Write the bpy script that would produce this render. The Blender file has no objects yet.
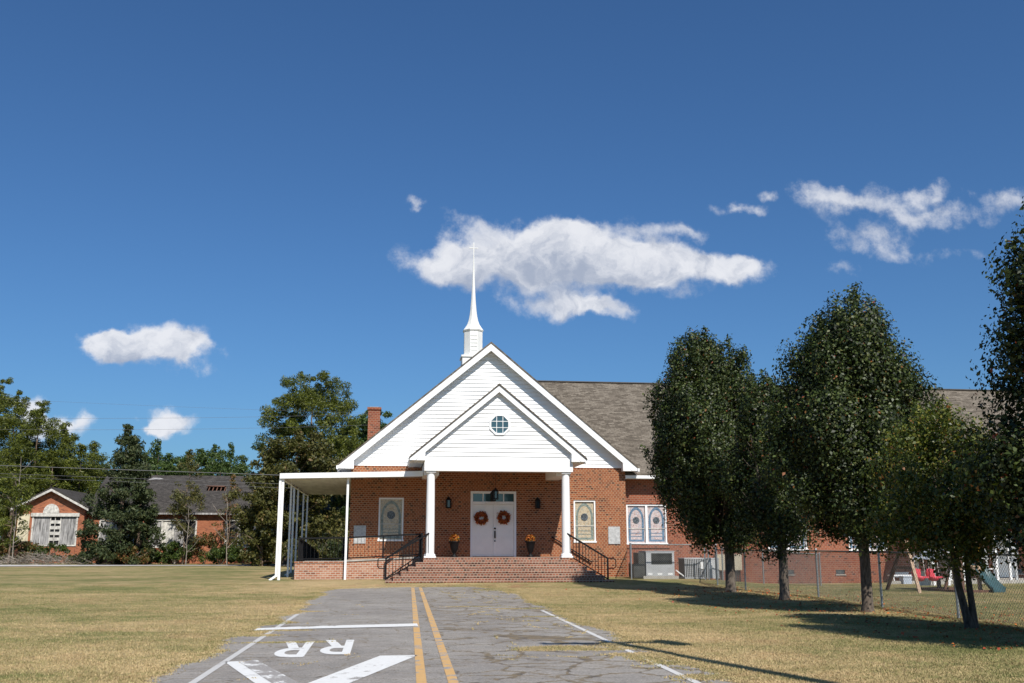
import bpy, math, random
import numpy as np
from mathutils import Vector, Matrix
# ------------------------------------------------------------------ camera, light, exposure
sc = bpy.context.scene
COL = sc.collection
random.seed(7)
PITCH, YAW, EYE = math.radians(11.6), math.radians(7.24), 1.5
cam_d = bpy.data.cameras.new('camera'); cam = bpy.data.objects.new('camera', cam_d); COL.objects.link(cam)
cam_d.lens = 35.0; cam_d.sensor_width = 36.0; cam_d.clip_start = 0.1; cam_d.clip_end = 6000
cam.location = (0, 0, EYE); cam.rotation_euler = (math.pi/2 + PITCH, 0, -YAW)
sc.camera = cam
SUN = Vector((0.27, -1.0, 1.07)).normalized()          # towards the sun
SUN_EL = math.asin(SUN.z); SUN_AZ = math.atan2(SUN.x, SUN.y)
sl = bpy.data.lights.new('sun', 'SUN'); sl.energy = 5.0; sl.angle = math.radians(0.53); sl.color = (1.0, 0.945, 0.87)
so = bpy.data.objects.new('sun', sl); COL.objects.link(so)
so.rotation_euler = SUN.to_track_quat('Z', 'Y').to_euler(); so.location = (20, -40, 60)
sc.view_settings.view_transform = 'Standard'; sc.view_settings.look = 'None'
sc.view_settings.exposure = 0.15; sc.view_settings.gamma = 1.0; sc.view_settings.use_curve_mapping = False
SKY_STRENGTH = 0.068
CLOUDS = [  # tan-azimuth-plane position of each lobe: pixel x, pixel y, half width, half height, density
    (520,260,80,27,1.0),(450,264,52,24,1.0),(585,258,90,32,1.0),(660,266,85,27,1.0),(738,268,46,18,.85),(560,233,50,20,1.0),
    (560,300,66,16,.85),(604,311,32,12,.8),(655,228,55,12,.55),(700,236,24,8,.45),(485,230,34,14,.6),(685,298,22,7,.35),
    (150,341,52,19,1.0),(120,341,34,16,1.0),(186,350,34,13,.8),(178,364,38,8,.6),
    (170,418,29,15,1.0),(152,425,20,8,.9),(62,421,34,15,.95),(25,405,24,13,.9),
    (412,206,16,9,.45),(426,210,18,8,.4),(742,210,24,9,.6),(768,196,16,9,.6),(825,203,42,18,.62),(885,203,56,22,.6),(930,192,34,12,.5),
    (850,232,44,14,.42),(890,243,32,18,.5),(840,258,26,12,.36),(925,222,44,18,.36),(1015,200,44,20,.6),(968,216,60,15,.38),(940,256,70,9,.3),
    ]

# ------------------------------------------------------------------ pixel -> place helpers (planning of positions)
FPX = 35.0/36.0*1024
Fv = Vector((math.sin(YAW)*math.cos(PITCH), math.cos(YAW)*math.cos(PITCH), math.sin(PITCH)))
Rv = Vector((math.cos(YAW), -math.sin(YAW), 0)); Uv = Rv.cross(Fv)
def ray(x, y): return Fv + Rv*((x-512)/FPX) + Uv*((341.5-y)/FPX)
def onY(x, y, Y):
    d = ray(x, y); return Vector((0, 0, EYE)) + d*(Y/d.y)
def onZ(x, y, z=0.0):
    d = ray(x, y); return Vector((0, 0, EYE)) + d*((z-EYE)/d.z)
def sm(t):
    t = max(0.0, min(1.0, t)); return t*t*(3-2*t)
def tz(x, y):                                              # lie of the land
    e = 0.15 - 0.29*sm((x-13.0)/5.0)
    if y < 58: h = e*sm((y-36.5)/4.5)
    else: h = e*(1-sm((y-58)/10)) + 0.12*sm((y-58)/10)
    h += 0.05*math.sin(x*0.21+1.0)*math.sin(y*0.17)*sm((abs(x-1)-5)/6)*sm((y-6)/8)*(1-sm((y-150)/50))
    return h

# ------------------------------------------------------------------ world
w = bpy.data.worlds.new('World'); sc.world = w; w.use_nodes = True
nt = w.node_tree; nt.nodes.clear()
def wn(t, **k):
    n = nt.nodes.new(t)
    for a, b in k.items(): setattr(n, a, b)
    return n
def wmath(op, a, b=None, c=None, clamp=False):
    n = wn('ShaderNodeMath', operation=op); n.use_clamp = clamp
    for i, v in enumerate((a, b, c)):
        if v is None: continue
        if isinstance(v, (int, float)): n.inputs[i].default_value = v
        else: nt.links.new(v, n.inputs[i])
    return n.outputs[0]
def wvec(op, a, b=None):
    n = wn('ShaderNodeVectorMath', operation=op)
    for i, v in enumerate((a, b)):
        if v is None: continue
        if isinstance(v, tuple): n.inputs[i].default_value = v
        else: nt.links.new(v, n.inputs[i])
    return n
sky = wn('ShaderNodeTexSky', sky_type='NISHITA'); sky.sun_disc = False
sky.sun_elevation = SUN_EL; sky.sun_rotation = SUN_AZ; sky.altitude = 0; sky.air_density = 1.0; sky.dust_density = 1.1; sky.ozone_density = 2.6
tc = wn('ShaderNodeTexCoord'); sep = wn('ShaderNodeSeparateXYZ'); nt.links.new(tc.outputs['Generated'], sep.inputs[0])
ysafe = wmath('MAXIMUM', sep.outputs[1], 0.02)
comb = wn('ShaderNodeCombineXYZ')
nt.links.new(wmath('DIVIDE', sep.outputs[0], ysafe), comb.inputs[0]); nt.links.new(wmath('DIVIDE', sep.outputs[2], ysafe), comb.inputs[1])
P0 = comb.outputs[0]
def noise(vec, scale, detail, rough=0.55, lac=2.0):
    n = wn('ShaderNodeTexNoise'); n.inputs['Scale'].default_value = scale; n.inputs['Detail'].default_value = detail
    n.inputs['Roughness'].default_value = rough; n.inputs['Lacunarity'].default_value = lac
    nt.links.new(vec, n.inputs['Vector']); return n
n1 = noise(P0, 16, 6, 0.55)
off = wvec('MULTIPLY', wvec('SUBTRACT', n1.outputs['Color'], (0.5, 0.5, 0.5)).outputs[0], (0.10, 0.065, 0.0)).outputs[0]
P1 = wvec('ADD', P0, off).outputs[0]
def density(vec):
    acc = None
    for (cx, cy, hw, hh, den) in CLOUDS:
        d = ray(cx, cy); c = (d.x/d.y, d.z/d.y); k = 1.0/1016*1.06*1.42
        v = wvec('MULTIPLY', wvec('SUBTRACT', vec, (c[0], c[1], 0)).outputs[0], (1/(hw*k), 1/(hh*k), 0)).outputs[0]
        q = wmath('SUBTRACT', 1.0, wvec('DOT_PRODUCT', v, v).outputs['Value'], clamp=True)
        q = wmath('MULTIPLY', wmath('MULTIPLY', q, q), den)
        acc = q if acc is None else wmath('ADD', acc, q)
    return acc
acc = density(P1)
acc_up = density(wvec('ADD', P1, (0.004, 0.024, 0)).outputs[0])
n2 = noise(P0, 46, 10, 0.66); n3 = noise(P1, 34, 9, 0.62)
dn = wmath('ADD', wmath('MINIMUM', acc, 1.0), wmath('MULTIPLY', wmath('SUBTRACT', n2.outputs['Fac'], 0.5), 1.25))
mr = wn('ShaderNodeMapRange', interpolation_type='SMOOTHSTEP'); nt.links.new(dn, mr.inputs[0]); mr.inputs[1].default_value = 0.14; mr.inputs[2].default_value = 0.78
front = wmath('GREATER_THAN', sep.outputs[1], 0.05)
gate = wmath('MULTIPLY', wmath('MULTIPLY', acc, 9.0, clamp=True), front)
mask = wmath('MULTIPLY', wmath('MULTIPLY', mr.outputs[0], gate), wmath('MINIMUM', wmath('ADD', wmath('MULTIPLY', acc, 0.85), 0.2), 0.93))
# thin cloud is bright, thick cloud is greyer
thick = wn('ShaderNodeMapRange', interpolation_type='SMOOTHSTEP')
tv = wmath('ADD', wmath('MULTIPLY', wmath('MINIMUM', acc_up, 1.6), 0.5), wmath('MULTIPLY', wmath('SUBTRACT', n3.outputs['Fac'], 0.5), 3.2))
nt.links.new(tv, thick.inputs[0]); thick.inputs[1].default_value = -0.25; thick.inputs[2].default_value = 1.25
cmix = wn('ShaderNodeMix', data_type='RGBA'); nt.links.new(thick.outputs[0], cmix.inputs[0])
cmix.inputs[6].default_value = (0.84, 0.85, 0.89, 1); cmix.inputs[7].default_value = (0.40, 0.45, 0.56, 1)
hs = wn('ShaderNodeHueSaturation'); hs.inputs['Saturation'].default_value = 1.0; hs.inputs['Value'].default_value = 1.0
nt.links.new(sky.outputs[0], hs.inputs['Color'])
tint = wn('ShaderNodeMix', data_type='RGBA', blend_type='MULTIPLY'); tint.inputs[0].default_value = 1.0
nt.links.new(hs.outputs[0], tint.inputs[6]); tint.inputs[7].default_value = (0.59, 0.965, 1.34, 1)
b1 = wn('ShaderNodeBackground'); b1.inputs[1].default_value = SKY_STRENGTH; nt.links.new(tint.outputs[2], b1.inputs[0])
b2 = wn('ShaderNodeBackground'); b2.inputs[1].default_value = 0.92; nt.links.new(cmix.outputs[2], b2.inputs[0])
ms = wn('ShaderNodeMixShader'); nt.links.new(mask, ms.inputs[0]); nt.links.new(b1.outputs[0], ms.inputs[1]); nt.links.new(b2.outputs[0], ms.inputs[2])
wo = wn('ShaderNodeOutputWorld'); nt.links.new(ms.outputs[0], wo.inputs[0])

# ------------------------------------------------------------------ materials
class NT:
    def __init__(s, name):
        s.m = bpy.data.materials.new(name); s.m.use_nodes = True; s.t = s.m.node_tree; s.t.nodes.clear()
        s.o = s.t.nodes.new('ShaderNodeOutputMaterial'); s.b = s.t.nodes.new('ShaderNodeBsdfPrincipled')
        s.t.links.new(s.b.outputs[0], s.o.inputs[0])
    def n(s, t, **k):
        x = s.t.nodes.new(t)
        for a, b in k.items(): setattr(x, a, b)
        return x
    def l(s, a, b): s.t.links.new(a, b)
    def math(s, op, a, b=None, clamp=False):
        n = s.n('ShaderNodeMath', operation=op); n.use_clamp = clamp
        for i, v in enumerate((a, b)):
            if v is None: continue
            if isinstance(v, (int, float)): n.inputs[i].default_value = v
            else: s.l(v, n.inputs[i])
        return n.outputs[0]
    def obj(s): return s.n('ShaderNodeTexCoord').outputs['Object']
    def geo(s): return s.n('ShaderNodeNewGeometry').outputs['Position']
    def uv(s): return s.n('ShaderNodeTexCoord').outputs['UV']
    def noise(s, vec, scale, detail=4, rough=0.55, out='Fac', stretch=None):
        if stretch:
            mp = s.n('ShaderNodeMapping'); mp.inputs['Scale'].default_value = stretch; s.l(vec, mp.inputs[0]); vec = mp.outputs[0]
        n = s.n('ShaderNodeTexNoise'); n.inputs['Scale'].default_value = scale; n.inputs['Detail'].default_value = detail
        n.inputs['Roughness'].default_value = rough; s.l(vec, n.inputs['Vector']); return n.outputs[out]
    def ramp(s, fac, stops, interp='LINEAR'):
        r = s.n('ShaderNodeValToRGB'); r.color_ramp.interpolation = interp
        while len(r.color_ramp.elements) < len(stops): r.color_ramp.elements.new(0.5)
        for e, (p, c) in zip(r.color_ramp.elements, stops): e.position = p; e.color = (*c, 1) if len(c) == 3 else c
        s.l(fac, r.inputs[0]); return r.outputs[0]
    def mr(s, v, a, b, c=0.0, d=1.0, smooth=True):
        m = s.n('ShaderNodeMapRange'); m.interpolation_type = 'SMOOTHSTEP' if smooth else 'LINEAR'
        s.l(v, m.inputs[0])
        for i, q in enumerate((a, b, c, d)): m.inputs[i+1].default_value = q
        return m.outputs[0]
    def mix(s, f, a, b, mode='MIX'):
        m = s.n('ShaderNodeMix', data_type='RGBA', blend_type=mode)
        if isinstance(f, (int, float)): m.inputs[0].default_value = f
        else: s.l(f, m.inputs[0])
        for i, v in ((6, a), (7, b)):
            if isinstance(v, tuple): m.inputs[i].default_value = (*v, 1) if len(v) == 3 else v
            else: s.l(v, m.inputs[i])
        return m.outputs[2]
    def col(s, c):
        if isinstance(c, tuple): s.b.inputs['Base Color'].default_value = (*c, 1)
        else: s.l(c, s.b.inputs['Base Color'])
    def bump(s, h, strength=0.3, dist=0.02):
        b = s.n('ShaderNodeBump'); b.inputs['Strength'].default_value = strength; b.inputs['Distance'].default_value = dist
        s.l(h, b.inputs['Height']); s.l(b.outputs[0], s.b.inputs['Normal'])
    def set(s, rough=0.7, metal=0.0, spec=0.4, **k):
        s.b.inputs['Roughness'].default_value = rough; s.b.inputs['Metallic'].default_value = metal
        s.b.inputs['Specular IOR Level'].default_value = spec
        return s.m
def plain(name, c, rough=0.6, metal=0.0, var=0.12, scale=3.0, spec=0.4, dirt=None, grain=None):
    q = NT(name); v = q.noise(q.geo(), scale, 5, 0.6, stretch=grain)
    a = tuple(max(0, x*(1-var*1.6)) for x in c); b = tuple(min(1, x*(1+var)) for x in c)
    cc = q.ramp(v, [(0.3, a), (0.7, b)])
    if dirt:
        dv = q.mr(q.noise(q.geo(), 1.3, 6, 0.7, stretch=(1, 1, 0.3)), 0.5, 0.75, 0, 0.6); cc = q.mix(dv, cc, dirt)
    q.col(cc); q.bump(q.noise(q.geo(), scale*12, 3), 0.08, 0.01); return q.set(rough, metal, spec)
def brick(name, cols, mortar, bw=0.21, bh=0.0745, flemish=True, msize=0.010, stain=0.25, dark=0.25):
    q = NT(name); uv = q.uv()
    b = q.n('ShaderNodeTexBrick'); q.l(uv, b.inputs['Vector']); b.offset = 0.5; b.offset_frequency = 2
    b.squash = 0.5 if flemish else 1.0; b.squash_frequency = 2
    b.inputs['Scale'].default_value = 1.0; b.inputs['Mortar Size'].default_value = msize; b.inputs['Mortar Smooth'].default_value = 0.2
    b.inputs['Brick Width'].default_value = bw; b.inputs['Row Height'].default_value = bh; b.inputs['Bias'].default_value = 0.0
    b.inputs['Color1'].default_value = (0, 0, 0, 1); b.inputs['Color2'].default_value = (1, 1, 1, 1); b.inputs['Mortar'].default_value = (0.5, 0.5, 0.5, 1)
    c = q.ramp(b.outputs['Color'], [(0.0, cols[0]), (dark, cols[1]), (0.62, cols[2]), (1.0, cols[3])])
    g = q.noise(uv, 26, 4, 0.6); c = q.mix(0.35, c, q.ramp(g, [(0.3, (0.45, 0.45, 0.45)), (0.75, (1, 1, 1))]), 'MULTIPLY')
    big = q.noise(q.geo(), 0.55, 5, 0.6, stretch=(1, 1, 1.6))
    mo = q.mix(q.noise(uv, 9, 3), mortar, tuple(x*0.75 for x in mortar))
    c = q.mix(b.outputs['Fac'], c, mo)
    c = q.mix(stain, c, q.ramp(big, [(0.3, (0.55, 0.5, 0.48)), (0.65, (1, 1, 1))]), 'MULTIPLY')
    q.col(c); q.bump(q.math('SUBTRACT', 1.0, b.outputs['Fac']), 0.5, 0.008); return q.set(0.88, 0, 0.25)
M = {}
M['brick_front'] = brick('orange_brick', [(0.079,0.028,0.018),(0.238,0.062,0.023),(0.317,0.088,0.032),(0.370,0.119,0.044)], (0.44,0.28,0.17), bw=0.15, bh=0.088, flemish=False, msize=0.0135, dark=0.2)
M['brick_wing'] = brick('red_brick', [(0.123,0.044,0.031),(0.299,0.084,0.042),(0.352,0.106,0.051),(0.273,0.070,0.040)], (0.405,0.264,0.185), bw=0.17, bh=0.088, flemish=False, msize=0.010, stain=0.4, dark=0.15)
M['brick_low'] = brick('ramp_brick', [(0.220,0.088,0.053),(0.387,0.150,0.079),(0.440,0.185,0.106),(0.493,0.264,0.167)], (0.581,0.484,0.396), bw=0.2, bh=0.088, flemish=False, msize=0.013, stain=0.3, dark=0.15)
M['brick_step'] = brick('step_brick', [(0.079,0.048,0.035),(0.264,0.088,0.048),(0.370,0.145,0.084),(0.229,0.114,0.079)], (0.458,0.352,0.273), bw=0.13, bh=0.086, flemish=False, msize=0.014, stain=0.6, dark=0.3)
M['brick_school'] = brick('old_school_brick', [(0.194,0.070,0.044),(0.405,0.132,0.062),(0.475,0.167,0.079),(0.387,0.123,0.062)], (0.370,0.238,0.158), flemish=False, msize=0.006, stain=0.5)
M['white'] = plain('white_paint', (0.83,0.83,0.82), 0.45, var=0.03, scale=1.2, dirt=None)
M['siding'] = plain('white_vinyl_siding', (0.82,0.82,0.81), 0.42, var=0.04, scale=0.8, grain=(1,1,3))
M['soffit'] = plain('white_soffit', (0.70,0.70,0.68), 0.5, var=0.04)
M['canopy'] = plain('canopy_underside_metal', (0.66,0.65,0.61), 0.45, var=0.12, scale=1.5, grain=(3,0.4,1))
M['door'] = plain('white_door_paint', (0.88,0.87,0.83), 0.35, var=0.03)
M['steeple'] = plain('steeple_fibreglass', (0.76,0.76,0.73), 0.4, var=0.06, scale=1.2, dirt=(0.55,0.53,0.48))
M['black'] = plain('black_iron', (0.008,0.008,0.009), 0.55, 0.0, var=0.2, spec=0.2)
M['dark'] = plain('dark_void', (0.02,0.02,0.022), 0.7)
M['concrete'] = plain('concrete', (0.414,0.387,0.342), 0.85, var=0.16, scale=2.5, dirt=(0.270,0.243,0.198))
M['stone'] = plain('grey_granite_plaque', (0.46,0.46,0.45), 0.5, var=0.18, scale=14)
M['galv'] = plain('galvanised_steel', (0.36,0.38,0.39), 0.4, 0.6, var=0.12, scale=5)
M['galv_dark'] = plain('weathered_wire', (0.20,0.21,0.21), 0.5, 0.5, var=0.2, scale=5)
M['acgrey'] = plain('grey_unit_paint', (0.43,0.44,0.45), 0.5, var=0.1, scale=2, dirt=(0.33,0.31,0.28))
M['acdark'] = plain('unit_grille', (0.06,0.06,0.055), 0.6, var=0.3)
M['beige'] = plain('beige_box_paint', (0.60,0.52,0.38), 0.5, var=0.06)
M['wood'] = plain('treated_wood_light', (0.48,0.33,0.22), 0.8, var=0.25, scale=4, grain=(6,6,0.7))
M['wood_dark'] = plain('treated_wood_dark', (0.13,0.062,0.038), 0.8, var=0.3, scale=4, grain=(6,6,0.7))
M['red'] = plain('red_plastic', (0.70,0.07,0.10), 0.32, var=0.06)
M['slide'] = plain('green_slide_plastic', (0.045,0.095,0.10), 0.3, var=0.1)
M['yellow_plastic'] = plain('yellow_plastic', (0.65,0.32,0.04), 0.4)
M['green_fabric'] = plain('green_awning', (0.03,0.16,0.12), 0.7)
M['pole'] = plain('pole_wood', (0.16,0.11,0.075), 0.9, var=0.3, scale=3, grain=(8,8,0.5))
M['wire'] = plain('wire', (0.15,0.15,0.16), 0.5, 0.2)
M['bark'] = plain('pear_bark', (0.115,0.09,0.07), 0.92, var=0.45, scale=9, grain=(3,3,0.8), dirt=(0.26,0.24,0.2))
M['pinebark'] = plain('pine_bark', (0.17,0.12,0.085), 0.92, var=0.4, scale=5, grain=(2,2,0.6))
M['twig'] = plain('dry_twig', (0.27,0.23,0.19), 0.9, var=0.3)
M['board'] = plain('weathered_board', (0.33,0.32,0.31), 0.85, var=0.5, scale=2.2, grain=(5,5,0.6))
M['oldwhite'] = plain('peeling_white_paint', (0.58,0.56,0.51), 0.8, var=0.3, scale=4.5, dirt=(0.22,0.19,0.16))
M['cream'] = plain('stained_cream_board', (0.62,0.55,0.38), 0.8, var=0.15, scale=1.5, dirt=(0.3,0.26,0.18))
def shingles(name, a, b, c):
    q = NT(name); uv = q.uv(); br = q.n('ShaderNodeTexBrick'); q.l(uv, br.inputs['Vector'])
    br.inputs['Scale'].default_value = 1; br.inputs['Brick Width'].default_value = 0.30; br.inputs['Row Height'].default_value = 0.15; br.inputs['Mortar Size'].default_value = 0.007
    br.inputs['Color1'].default_value = (0,0,0,1); br.inputs['Color2'].default_value = (1,1,1,1); br.inputs['Mortar'].default_value = (0.0,0.0,0.0,1)
    cc = q.ramp(br.outputs['Color'], [(0, a), (0.5, b), (1, c)])
    cc = q.mix(0.75, cc, q.ramp(q.noise(uv, 9, 4, 0.8), [(0.36, (0.42,0.41,0.40)), (0.62, (1.15,1.13,1.1))]), 'MULTIPLY')
    cc = q.mix(0.25, cc, q.ramp(q.noise(uv, 0.35, 4, 0.6, stretch=(1,0.4,1)), [(0.35, (0.68,0.66,0.64)), (0.65, (1,1,1))]), 'MULTIPLY')
    q.col(cc); q.bump(br.outputs['Fac'], -0.4, 0.01); return q.set(0.9, 0, 0.2)
M['shingle'] = shingles('brown_grey_shingles', (0.105,0.088,0.068), (0.17,0.145,0.115), (0.23,0.20,0.16))
M['shingle_dark'] = shingles('dark_grey_shingles', (0.045,0.041,0.038), (0.066,0.06,0.055), (0.09,0.082,0.075))
M['roofedge'] = plain('shingle_edge', (0.10,0.09,0.08), 0.9)
def glass(name, c, rough=0.06):
    q = NT(name); q.col(q.ramp(q.noise(q.geo(), 1.5, 3), [(0.3, tuple(x*0.6 for x in c)), (0.7, c)])); return q.set(rough, 0, 0.9)
M['glass'] = glass('window_glass', (0.035,0.05,0.06))
M['glass_blue'] = glass('reflecting_glass', (0.05,0.11,0.13), 0.04)
def mixglass(name, base, blue, rose):
    q = NT(name); v = q.n('ShaderNodeTexVoronoi'); v.inputs['Scale'].default_value = 16; q.l(q.geo(), v.inputs['Vector'])
    s = q.n('ShaderNodeSeparateColor'); q.l(v.outputs['Color'], s.inputs[0])
    c = q.ramp(s.outputs[0], [(0.0, rose), (0.2, base), (0.55, tuple(x*1.1 for x in base)), (0.8, base), (1.0, blue)])
    e = q.n('ShaderNodeTexVoronoi', feature='DISTANCE_TO_EDGE'); e.inputs['Scale'].default_value = 16; q.l(q.geo(), e.inputs['Vector'])
    c = q.mix(q.mr(e.outputs['Distance'], 0.02, 0.08, 0.55, 0), c, (0.10,0.09,0.09))
    q.col(c); return q.set(0.25, 0, 0.5)
M['art_beige'] = mixglass('stained_glass_beige', (0.504,0.423,0.297), (0.378,0.378,0.324), (0.432,0.324,0.198))
M['art_pink'] = mixglass('stained_glass_pink', (0.540,0.450,0.432), (0.378,0.414,0.468), (0.414,0.270,0.234))
M['art_blue'] = plain('stained_glass_blue', (0.126,0.198,0.279), 0.25, var=0.3, scale=12)
M['art_green'] = plain('stained_glass_grey_green', (0.216,0.252,0.225), 0.25, var=0.3, scale=12)
M['art_dark'] = plain('stained_glass_dark', (0.108,0.122,0.135), 0.25, var=0.6, scale=20)
def leafmat(name, stops, rough=0.45, trans=0.25, spec=0.35):
    q = NT(name); a = q.n('ShaderNodeAttribute'); a.attribute_name = 'rnd'
    c = q.ramp(a.outputs['Fac'], stops); big = q.noise(q.geo(), 0.9, 3)
    c = q.mix(0.5, c, q.ramp(big, [(0.35, (0.62,0.62,0.6)), (0.65, (1,1,1))]), 'MULTIPLY'); q.col(c)
    q.set(rough, 0, spec)
    tr = q.n('ShaderNodeBsdfTranslucent'); q.l(q.mix(1.0, c, (1.3, 1.5, 0.5, 1), 'MULTIPLY'), tr.inputs[0])
    mx = q.n('ShaderNodeMixShader'); mx.inputs[0].default_value = trans; q.l(q.b.outputs[0], mx.inputs[1]); q.l(tr.outputs[0], mx.inputs[2]); q.l(mx.outputs[0], q.o.inputs[0])
    return q.m
M['pear'] = leafmat('pear_leaves', [(0,(0.009,0.014,0.003)),(0.5,(0.026,0.042,0.009)),(0.85,(0.080,0.112,0.024)),(0.985,(0.12,0.125,0.04)),(0.992,(0.24,0.11,0.03)),(1,(0.25,0.05,0.02))], 0.48, 0.13, 0.32)
M['pear_young'] = leafmat('young_pear_leaves', [(0,(0.03,0.05,0.01)),(0.45,(0.08,0.11,0.018)),(0.8,(0.17,0.19,0.032)),(0.95,(0.28,0.23,0.045)),(1,(0.30,0.09,0.03))], 0.45, 0.25, 0.4)
M['pine'] = leafmat('pine_needles', [(0,(0.04,0.054,0.009)),(0.5,(0.10,0.12,0.017)),(1,(0.19,0.205,0.028))], 0.5, 0.22)
M['pine_deep'] = leafmat('deep_pine_needles', [(0,(0.03,0.055,0.014)),(0.5,(0.06,0.10,0.022)),(1,(0.11,0.155,0.035))], 0.5, 0.2)
M['cedar'] = leafmat('cedar_foliage', [(0,(0.028,0.045,0.018)),(0.6,(0.055,0.075,0.025)),(1,(0.095,0.105,0.04))], 0.6, 0.15)
M['oak'] = leafmat('olive_leaves', [(0,(0.055,0.06,0.016)),(0.5,(0.095,0.095,0.025)),(0.9,(0.14,0.13,0.035)),(1,(0.18,0.11,0.04))], 0.55, 0.22)
M['shrub'] = leafmat('shrub_leaves', [(0,(0.03,0.055,0.014)),(0.6,(0.065,0.10,0.02)),(1,(0.12,0.15,0.03))], 0.5, 0.2)
M['vine'] = leafmat('vine_leaves', [(0,(0.06,0.06,0.02)),(0.5,(0.12,0.12,0.03)),(0.8,(0.2,0.12,0.045)),(1,(0.26,0.08,0.03))], 0.55, 0.25)
M['wreath'] = leafmat('autumn_wreath_leaves', [(0,(0.16,0.03,0.015)),(0.4,(0.45,0.08,0.03)),(0.8,(0.62,0.2,0.04)),(1,(0.05,0.03,0.015))], 0.6, 0.1)
M['mums'] = leafmat('orange_flowers', [(0,(0.07,0.08,0.02)),(0.3,(0.40,0.10,0.02)),(0.6,(0.55,0.26,0.03)),(1,(0.38,0.05,0.02))], 0.6, 0.15)
def turf(name, blades=False):
    q = NT(name); g = q.geo()
    big = q.noise(g, 0.22, 6, 0.68, stretch=(0.7,1.0,1)); mid = q.noise(g, 1.2, 6, 0.75); fine = q.noise(g, 16, 5, 0.75); fine2 = q.noise(g, 55, 2, 0.6)
    v = q.math('ADD', q.math('MULTIPLY', big, 0.62), q.math('ADD', q.math('MULTIPLY', mid, 0.50), q.math('MULTIPLY', q.math('SUBTRACT', fine, 0.5), 0.25)))
    if blades:
        a = q.n('ShaderNodeAttribute'); a.attribute_name = 'rnd'; v = q.math('ADD', v, q.math('MULTIPLY', q.math('SUBTRACT', a.outputs['Fac'], 0.5), 0.20))
    # drier towards the road verge on its left side, greener under the trees
    sp = q.n('ShaderNodeSeparateXYZ'); q.l(g, sp.inputs[0])
    dry = q.math('MULTIPLY', q.mr(q.math('ABSOLUTE', q.math('SUBTRACT', sp.outputs[0], 1.0)), 3.0, 9.0, 1.0, 0.0), 0.07)
    v = q.math('SUBTRACT', v, dry)
    c = q.ramp(v, [(0.33,(0.54,0.40,0.22)),(0.44,(0.45,0.345,0.18)),(0.52,(0.36,0.29,0.14)),(0.59,(0.245,0.23,0.095)),(0.73,(0.13,0.15,0.05))])
    c = q.mix(q.mr(q.noise(g, 0.45, 6, 0.75), 0.50, 0.68, 0, 0.35), c, (0.40,0.25,0.14))
    if not blades:
        soil = q.mr(q.noise(g, 0.8, 6, 0.7), 0.62, 0.74, 0, 0.55); c = q.mix(soil, c, (0.26,0.17,0.10))
        sx = q.math('ABSOLUTE', q.math('SUBTRACT', sp.outputs[0], 12.2)); strip = q.math('MULTIPLY', q.mr(sx, 0.15, 0.8, 0.75, 0.0), q.mr(q.noise(g, 1.8, 5, 0.7), 0.38, 0.6))
        hd = q.math('MULTIPLY', q.mr(sp.outputs[1], 36.0, 37.5, 0, 1), q.mr(sp.outputs[1], 38.2, 39.0, 1, 0)); hd = q.math('MULTIPLY', hd, q.mr(q.math('ABSOLUTE', q.math('SUBTRACT', sp.outputs[0], 2.5)), 2.5, 5.5, 1, 0)); hd = q.math('MULTIPLY', hd, q.mr(q.noise(g, 1.5, 5, 0.7), 0.45, 0.6, 0, 0.8)); c = q.mix(hd, c, (0.36,0.19,0.11))
        strip = q.math('MULTIPLY', strip, q.mr(sp.outputs[1], 39, 42, 1, 0)); c = q.mix(strip, c, (0.20,0.115,0.07))
        c = q.mix(0.35, c, q.ramp(fine2, [(0.35,(0.55,0.5,0.42)),(0.65,(1,1,1))]), 'MULTIPLY')
        q.bump(q.math('ADD', fine, q.math('MULTIPLY', fine2, 0.6)), 0.7, 0.06)
    q.col(c); q.set(0.9, 0, 0.1)
    return q.m
M['ground'] = turf('dry_lawn'); M['blade'] = turf('grass_blades', True)
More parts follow.
